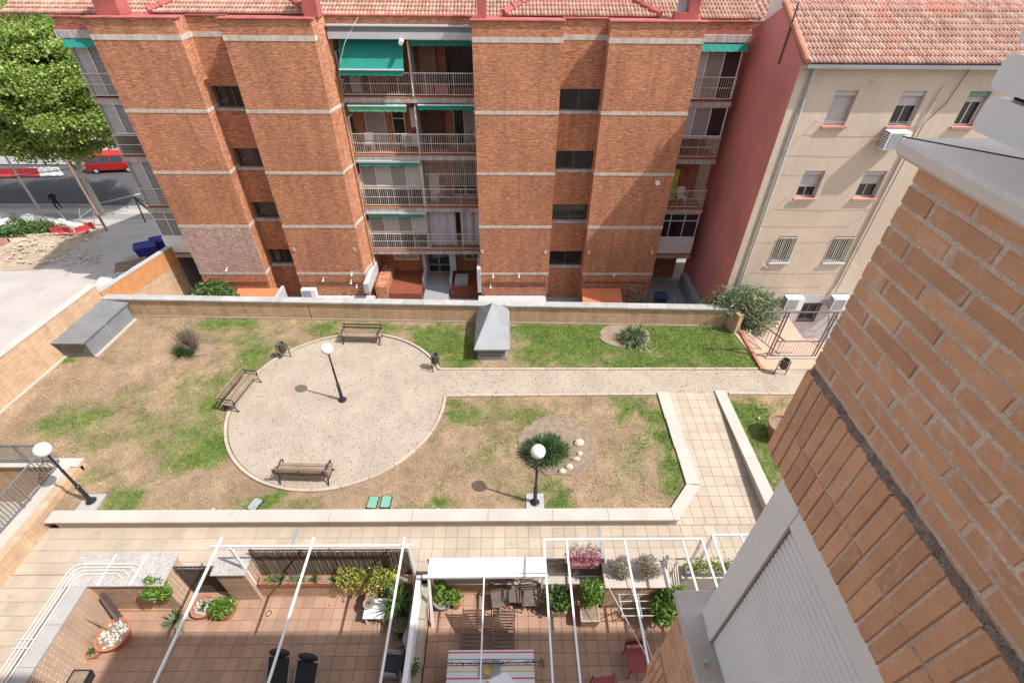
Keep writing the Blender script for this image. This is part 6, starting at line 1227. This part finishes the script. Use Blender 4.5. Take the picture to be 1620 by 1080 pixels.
p = at(772, 1058, tz+.01); k = MB(); k.lathe([(.03, 0), (.13, .01), (.15, .04), (.14, .04), (.03, .015)], p, 18); o = k.build('straw_bowl', mat('straw', (.4, .28, .1), .8), smooth=True); tag(o, 'round straw coloured bowl on the striped table', 'bowl')
k = MB(); p = at(775, 1056, tz+.006); k.box(p.x-.32, p.x+.28, p.y-.22, p.y+.2, tz+.006, tz+.012); o = k.build('grey_mat', M_grey); tag(o, 'grey place mat under the straw bowl', 'place mat')
p = at(796, 1048, tz+.01); k = MB(); k.lathe([(.05, 0), (.04, .06), (.015, .2), (.005, .24)], p, 12); o = k.build('white_bottle', M_white, smooth=True); tag(o, 'small white pointed bottle beside the straw bowl', 'bottle')
k = MB(); c = [at(770, 1075, tz+.1), at(800, 1062, tz+.1), at(822, 1085, tz+.1), at(790, 1100, tz+.1)]; k.prism([(v_.x, v_.y) for v_ in c], tz+.02, tz+.1); k.prism([((v_.x-c[0].x)*.9+c[0].x+.03, (v_.y-c[0].y)*.9+c[0].y-.01) for v_ in c], tz+.103, tz+.14); o = k.build('folded_linen', M_white); tag(o, 'folded pale grey linen lying on the striped table', 'linen')
q0, q1 = at(706, 1048, .3), at(855, 1046, .3); t = thing('leaf_garland', 'thin leafy garland stretched above the striped table', 'garland', q0); k = MB(); k.tube([q0, q0.lerp(q1, .5)+Vector((0, 0, -.08)), q1], .012, 5); k.build('stem', M_dark, t)
P = np.array([tuple(q0.lerp(q1, random.random())+Vector((random.uniform(-.04, .04), random.uniform(-.06, .06), -.05+random.uniform(-.05, .03)))) for _ in range(150)]+[tuple(q1+Vector((random.uniform(-.05, .12), random.uniform(-.1, .1), random.uniform(-.2, .08)))) for _ in range(60)]); V, F = leaves(P, .055); scatter('leaf', V, F, L_green, t, off=q0, kind='stuff')
# red seats, clothes lines, drying rack, tall plant
M_redseat = mat('dark_red_metal', (.22, .03, .025), .5, .1, 2)
for (px, py), l, a in (((1005, 1052), 'dark red metal bench seat at the right edge of the right terrace', 3), ((955, 1098), 'dark red metal chair at the bottom edge of the right terrace', 185)):
    p = at(px, py, TZ); t = thing('red_seat', l, 'seat', p, 'dark red metal seats', rad(a)); k = MB(); k.box(-.3, .3, -.3, .3, .42, .45); k.build('seat', M_redseat, t, local=True)
    k = MB(); k.tube([(-.3, .3, 0), (-.3, .3, .45), (-.3, .4, .85), (.3, .4, .85), (.3, .3, .45), (.3, .3, 0)], .018, 6); k.build('back_frame', M_redseat, t, local=True)
    k = MB(); k.tube([(-.3, -.3, 0), (-.3, -.3, .62), (-.3, .32, .64)], .018, 6); k.build('arm', M_redseat, t, local=True); k = MB(); k.tube([(.3, -.3, 0), (.3, -.3, .62), (.3, .32, .64)], .018, 6); k.build('arm', M_redseat, t, local=True)
    k = MB(); k.box(-.28, .28, .36, .38, .52, .82); k.build('back_panel', M_redseat, t, local=True)
t = thing('washing_line', 'washing lines stretched diagonally over the right terrace', 'washing line', (3, 7, 1))
for a, c_ in (((958, 920), (1030, 1050)), ((985, 880), (1032, 1045))): q0 = at(*a, 1.05); q1 = at(*c_, .9); k = MB(); k.tube([q0, q1], .012, 5); k.build('line', M_ivory, t)
p = at(1046, 985, TZ); bush('tall_plant', 'tall bright green bamboo like plant at the right edge of the terrace', 'bush', (p.x-.05, p.y+.15, TZ), (.6, .6, 1.0), 2600, .18, L_bright, clumps=12, aspect=.25)
t = thing('drying_rack', 'pale folding drying rack above the tall plant', 'drying rack', (3.9, 6.2, .3)); k = MB()
for y in (5.9, 6.1, 6.3, 6.5): k.tube([(3.3, y, .35), (4.5, y, .35)], .014, 5)
for x in (3.35, 3.9, 4.45): k.tube([(x, 5.85, .34), (x, 6.55, .34)], .016, 5); k.tube([(x, 5.9, .34), (x, 6.4, TZ)], .014, 5)
k.build('frame', mat('mint_metal', (.42, .5, .46), .5), t)
t = thing('planter_trough', 'planter trough with yellow green leaves behind the shutter at the far right', 'planter', (5.9, 7.1, .6)); k = MB(); k.box(5.4, 6.8, 6.95, 7.25, .45, .7); k.build('trough', M_grey, t); V, F = leaves(np.stack([np.random.uniform(5.4, 6.8, 700), 7.1+np.random.normal(0, .11, 700), .85+np.random.normal(0, .1, 700)], 1), .08); scatter('plant', V, F, L_lime, t, kind='stuff', off=WL[t.name]); k = MB(); k.box(5.3, 7, 6.9, 7.3, -1, .448); k.build('support_wall', M_stone, t)
p = at(1216, 690); t = pot('big_urn', 'brown clay urn on the green strip right of the ramp', (p.x+.3, p.y, 0), .3, .5, .75, mat('brown_clay', (.3, .13, .09), .7))
# ------------------------------------------------------------ our own building: brick pier, lintel, shutter, coping
own = thing('own_building', 'near brick pier with stone copings and a white roller shutter in the right foreground', 'building', (4, -2, -2))
PX = 1.2; M_mortar = mat('mortar', (.6, .475, .375), .95, .2, 7, 120, .2, .8, stain=((.68, .63, .58), 3.2, .6))
M_brick = mat('tan_brick', (.57, .31, .18), .85, .1, 9, 130, .1, .25, rnd='obj', rndv=.13, stain=((.13, .08, .055), 55, .665), smear=((.6, .5, .42), 7., .56))
k = MB()
k.box(PX+.003, 30, -4, 1.418, 13.71, 14.985); k.build('pier_core', M_mortar, own)
k = MB(); k.box(PX+.003, 30, -4, 1.438, -2.4, 11.935); k.build('lower_core', M_mortar, own)
k = MB(); k.box(PX-.019, PX+.2, -4, 1.408, 13.709, 14.172); k.build('lintel_core', M_mortar, own); k = MB(); k.box(PX-.012, PX+.2, -4, 1.44, 10.72, 11.18); k.build('lintel_core', M_mortar, own)
k = MB(); k.box(1.401, 30, -4, 1.3, 11.936, 13.709); k.build('window_core', M_dark, own)
k = MB(); k.box(1.62, 30, -4, 1.3, 15.04, 18.2); k.build('upper_core', M_mortar, own)
k = MB(); k.box(-32, 1.1, -9, -.25, -2.4, 20.0); k.build('main_block', B_ter, own)
def bricks_mesh(w, h, d, seed):
    """a brick with softened, slightly chipped arrises: long side along Y, face towards -X"""
    r = random.Random(seed); k = MB(); c = .0032; nn = 6
    ys = [-w/2+w*i/(nn-1) for i in range(nn)]; j = lambda: r.uniform(-.0024, .0024); V = []
    for i, y in enumerate(ys): # two rows on the face, two on the edge behind
        e = c if i in (0, nn-1) else 0; yy = y+(c if i == 0 else (-c if i == nn-1 else 0))
        V += [(0+abs(j())*.3, yy, -h/2+c+j()*.8), (0+abs(j())*.3, yy, h/2-c+j()*.8), (c*1.3+d*0, y, -h/2+j()*.6), (c*1.3, y, h/2+j()*.6), (d, y, -h/2), (d, y, h/2)]
    F = []
    for i in range(nn-1):
        a = 6*i; b = a+6; F += [(a, a+1, b+1, b), (a+2, a, b, b+2), (a+1, a+3, b+3, b+1), (a+4, a+2, b+2, b+4), (a+3, a+5, b+5, b+3)]
    F += [(0, 2, 3, 1), (2, 4, 5, 3)]; a = 6*(nn-1); F += [(a, a+1, a+3, a+2), (a+2, a+3, a+5, a+4)]
    k.add(V, F); return k
BM = {}
def brick(y0, y1, z0, z1, x=PX, proud=0.):
    w, h = y1-y0, z1-z0; key = (round(w, 2), round(h, 2), random.randrange(4))
    if key not in BM: BM[key] = bricks_mesh(w, h, .03, hash(key)).mesh('brick', M_brick)
    o = link('brick', BM[key], own, loc=Vector((x+random.uniform(-.0015, .0015)-proud, (y0+y1)/2, (z0+z1)/2))-Vector(WL[own.name])); o.rotation_euler = (random.uniform(-.006, .006), 0, random.uniform(-.004, .004))
def course(z0, z1, yend, ystart, stub):
    y = yend; first = True
    while y > ystart:
        L_ = .115 if (first and stub) else .24; first = False; e = random.uniform(-.002, .002); brick(max(y-L_, ystart-.2)+e, y, z0, z1); y -= L_+.0135
CP = .0653; j0 = 14.929
for i in range(-1, 12): z1 = j0-i*CP-.012; course(z1-.052, z1, 1.425, .05, i % 2 == 0)
for r0, r1 in ((13.917, 14.178), (13.705, 13.911)):
    y = 1.412
    while y > .25: brick(y-.0525, y, r0+random.uniform(-.003, .003), r1+random.uniform(-.003, .003), PX, .025); y -= .0625
k = MB(); v = []; n = 60
for i in range(n+1): y = 1.41-1.3*i/n; v += [(PX+.012, y, 14.2+random.uniform(-.002, .003)), (PX-.004+random.uniform(-.002, .002), y, 14.192+random.uniform(-.002, .002)), (PX-.022+random.uniform(-.002, .003), y, 14.178+random.uniform(-.002, .001))]
k.add(v, [(3*i+a, 3*i+a+1, 3*i+a+4, 3*i+a+3) for i in range(n) for a in (0, 1)]); k.build('mortar_fillet', mat('dark_mortar', (.26, .2, .16), .95, .3, 25, 180, .4, 1., stain=((.36, .29, .24), 14, .55)), own)
z = 11.925
for i in range(11): course(z-.0505, z, 1.443, .6, i % 2 == 0); z -= CP
for r0, r1 in ((10.96, 11.185), (10.72, 10.945)):
    y = 1.448
    while y > .8: brick(y-.0525, y, r0, r1, PX, .02); y -= .0625
z = 10.7
for i in range(8): course(z-.0505, z, 1.443, .9, i % 2 == 0); z -= CP
def coping(z, yend, name, m, x0=1.16, x1=8, t=.052, y0=-2.5):
    k = MB(); r = .012; k.xprism([(0, 0)]*0 or [(y0, z-t), (yend-r, z-t), (yend, z-t+r), (yend, z-r), (yend-r, z), (y0, z)], x0+r, x1); k.add([(x0, y0, z-t+r), (x0, yend-r, z-t+r), (x0, yend-r, z-r), (x0, y0, z-r), (x0+r, y0, z-t), (x0+r, yend-r, z-t), (x0+r, yend-r, z), (x0+r, y0, z)], [(0, 3, 2, 1), (0, 1, 5, 4), (3, 7, 6, 2)]); return k.build(name, m, own)
M_cs = mat('cast_stone', (.7, .63, .57), .85, .07, 3, 220, .1, .3, stain=((.24, .2, .18), 30, .74))
coping(15.035, 1.5, 'coping', M_cs); coping(11.987, 1.535, 'coping', mat('exposed_aggregate', (.52, .45, .4), .85, .12, 4, 320, .4, .5))
k = MB(); k.bar((1.165, 1.495, 15.036), (1.40, 1.295, 15.036), .004, .003); k.build('coping_joint', M_dark, own)
# white window frame and shutter
k = MB(); k.box(1.31, 1.37, 1.27, 1.385, 11.988, 13.708); k.build('window_jamb', M_whitemetal, own)
k = MB(); k.box(1.304, 1.37, 1.207, 1.267, 11.988, 13.708); k.build('shutter_guide', M_whitemetal, own)
k = MB(); k.box(1.306, 1.37, -1, 1.205, 13.385, 13.708); k.build('shutter_head', M_whitemetal, own)
zz = 11.99; i = 0
while zz < 13.38:
    k = MB(); h = .043; k.add([(1.33, 1.2, zz), (1.33, -.6, zz), (1.322, -.6, zz+h*.3), (1.322, 1.2, zz+h*.3), (1.325, -.6, zz+h*.9), (1.325, 1.2, zz+h*.9), (1.332, -.6, zz+h), (1.332, 1.2, zz+h)], [(0, 3, 2, 1)[::-1], (3, 5, 4, 2)[::-1], (5, 7, 6, 4)[::-1]]); k.build('shutter_slat', M_whitemetal, own); zz += .045
k = MB(); k.tube([(1.24, 1.09, 11.99), (1.24, 1.09, 12.02)], .012, 8); k.build('stop_peg', M_pipe, own)
# white slatted screen standing on the upper coping
sc_ = thing('slatted_screen', 'white slatted screen with rounded slats on the stone coping at the top right', 'screen', (1.33, 1.2, 15.04))
for i, (z0, z1, ye, xx) in enumerate(((15.075, 15.163, 1.44, 1.3), (15.178, 15.262, 1.45, 1.295), (15.285, 15.37, 1.44, 1.29))):
    k = MB(); r = .02; k.xprism([(-.5, z0), (ye-r, z0), (ye-r*.3, z0+r*.3), (ye, z0+r), (ye, z1-r), (ye-r*.3, z1-r*.3), (ye-r, z1), (-.5, z1)], xx, xx+.03); k.build('slat', M_whitemetal, sc_)
k = MB(); k.box(1.335, 1.36, -.5, 1.4, 15.12, 15.36); k.build('gap_shade_sheet', M_dark, sc_)  # dark sheet added behind the slats, painting shade into their gaps
for y in (.2, 1.1): k = MB(); k.box(1.362, 1.4, y, y+.05, 15.035, 15.4); k.build('stand', M_grey, sc_)
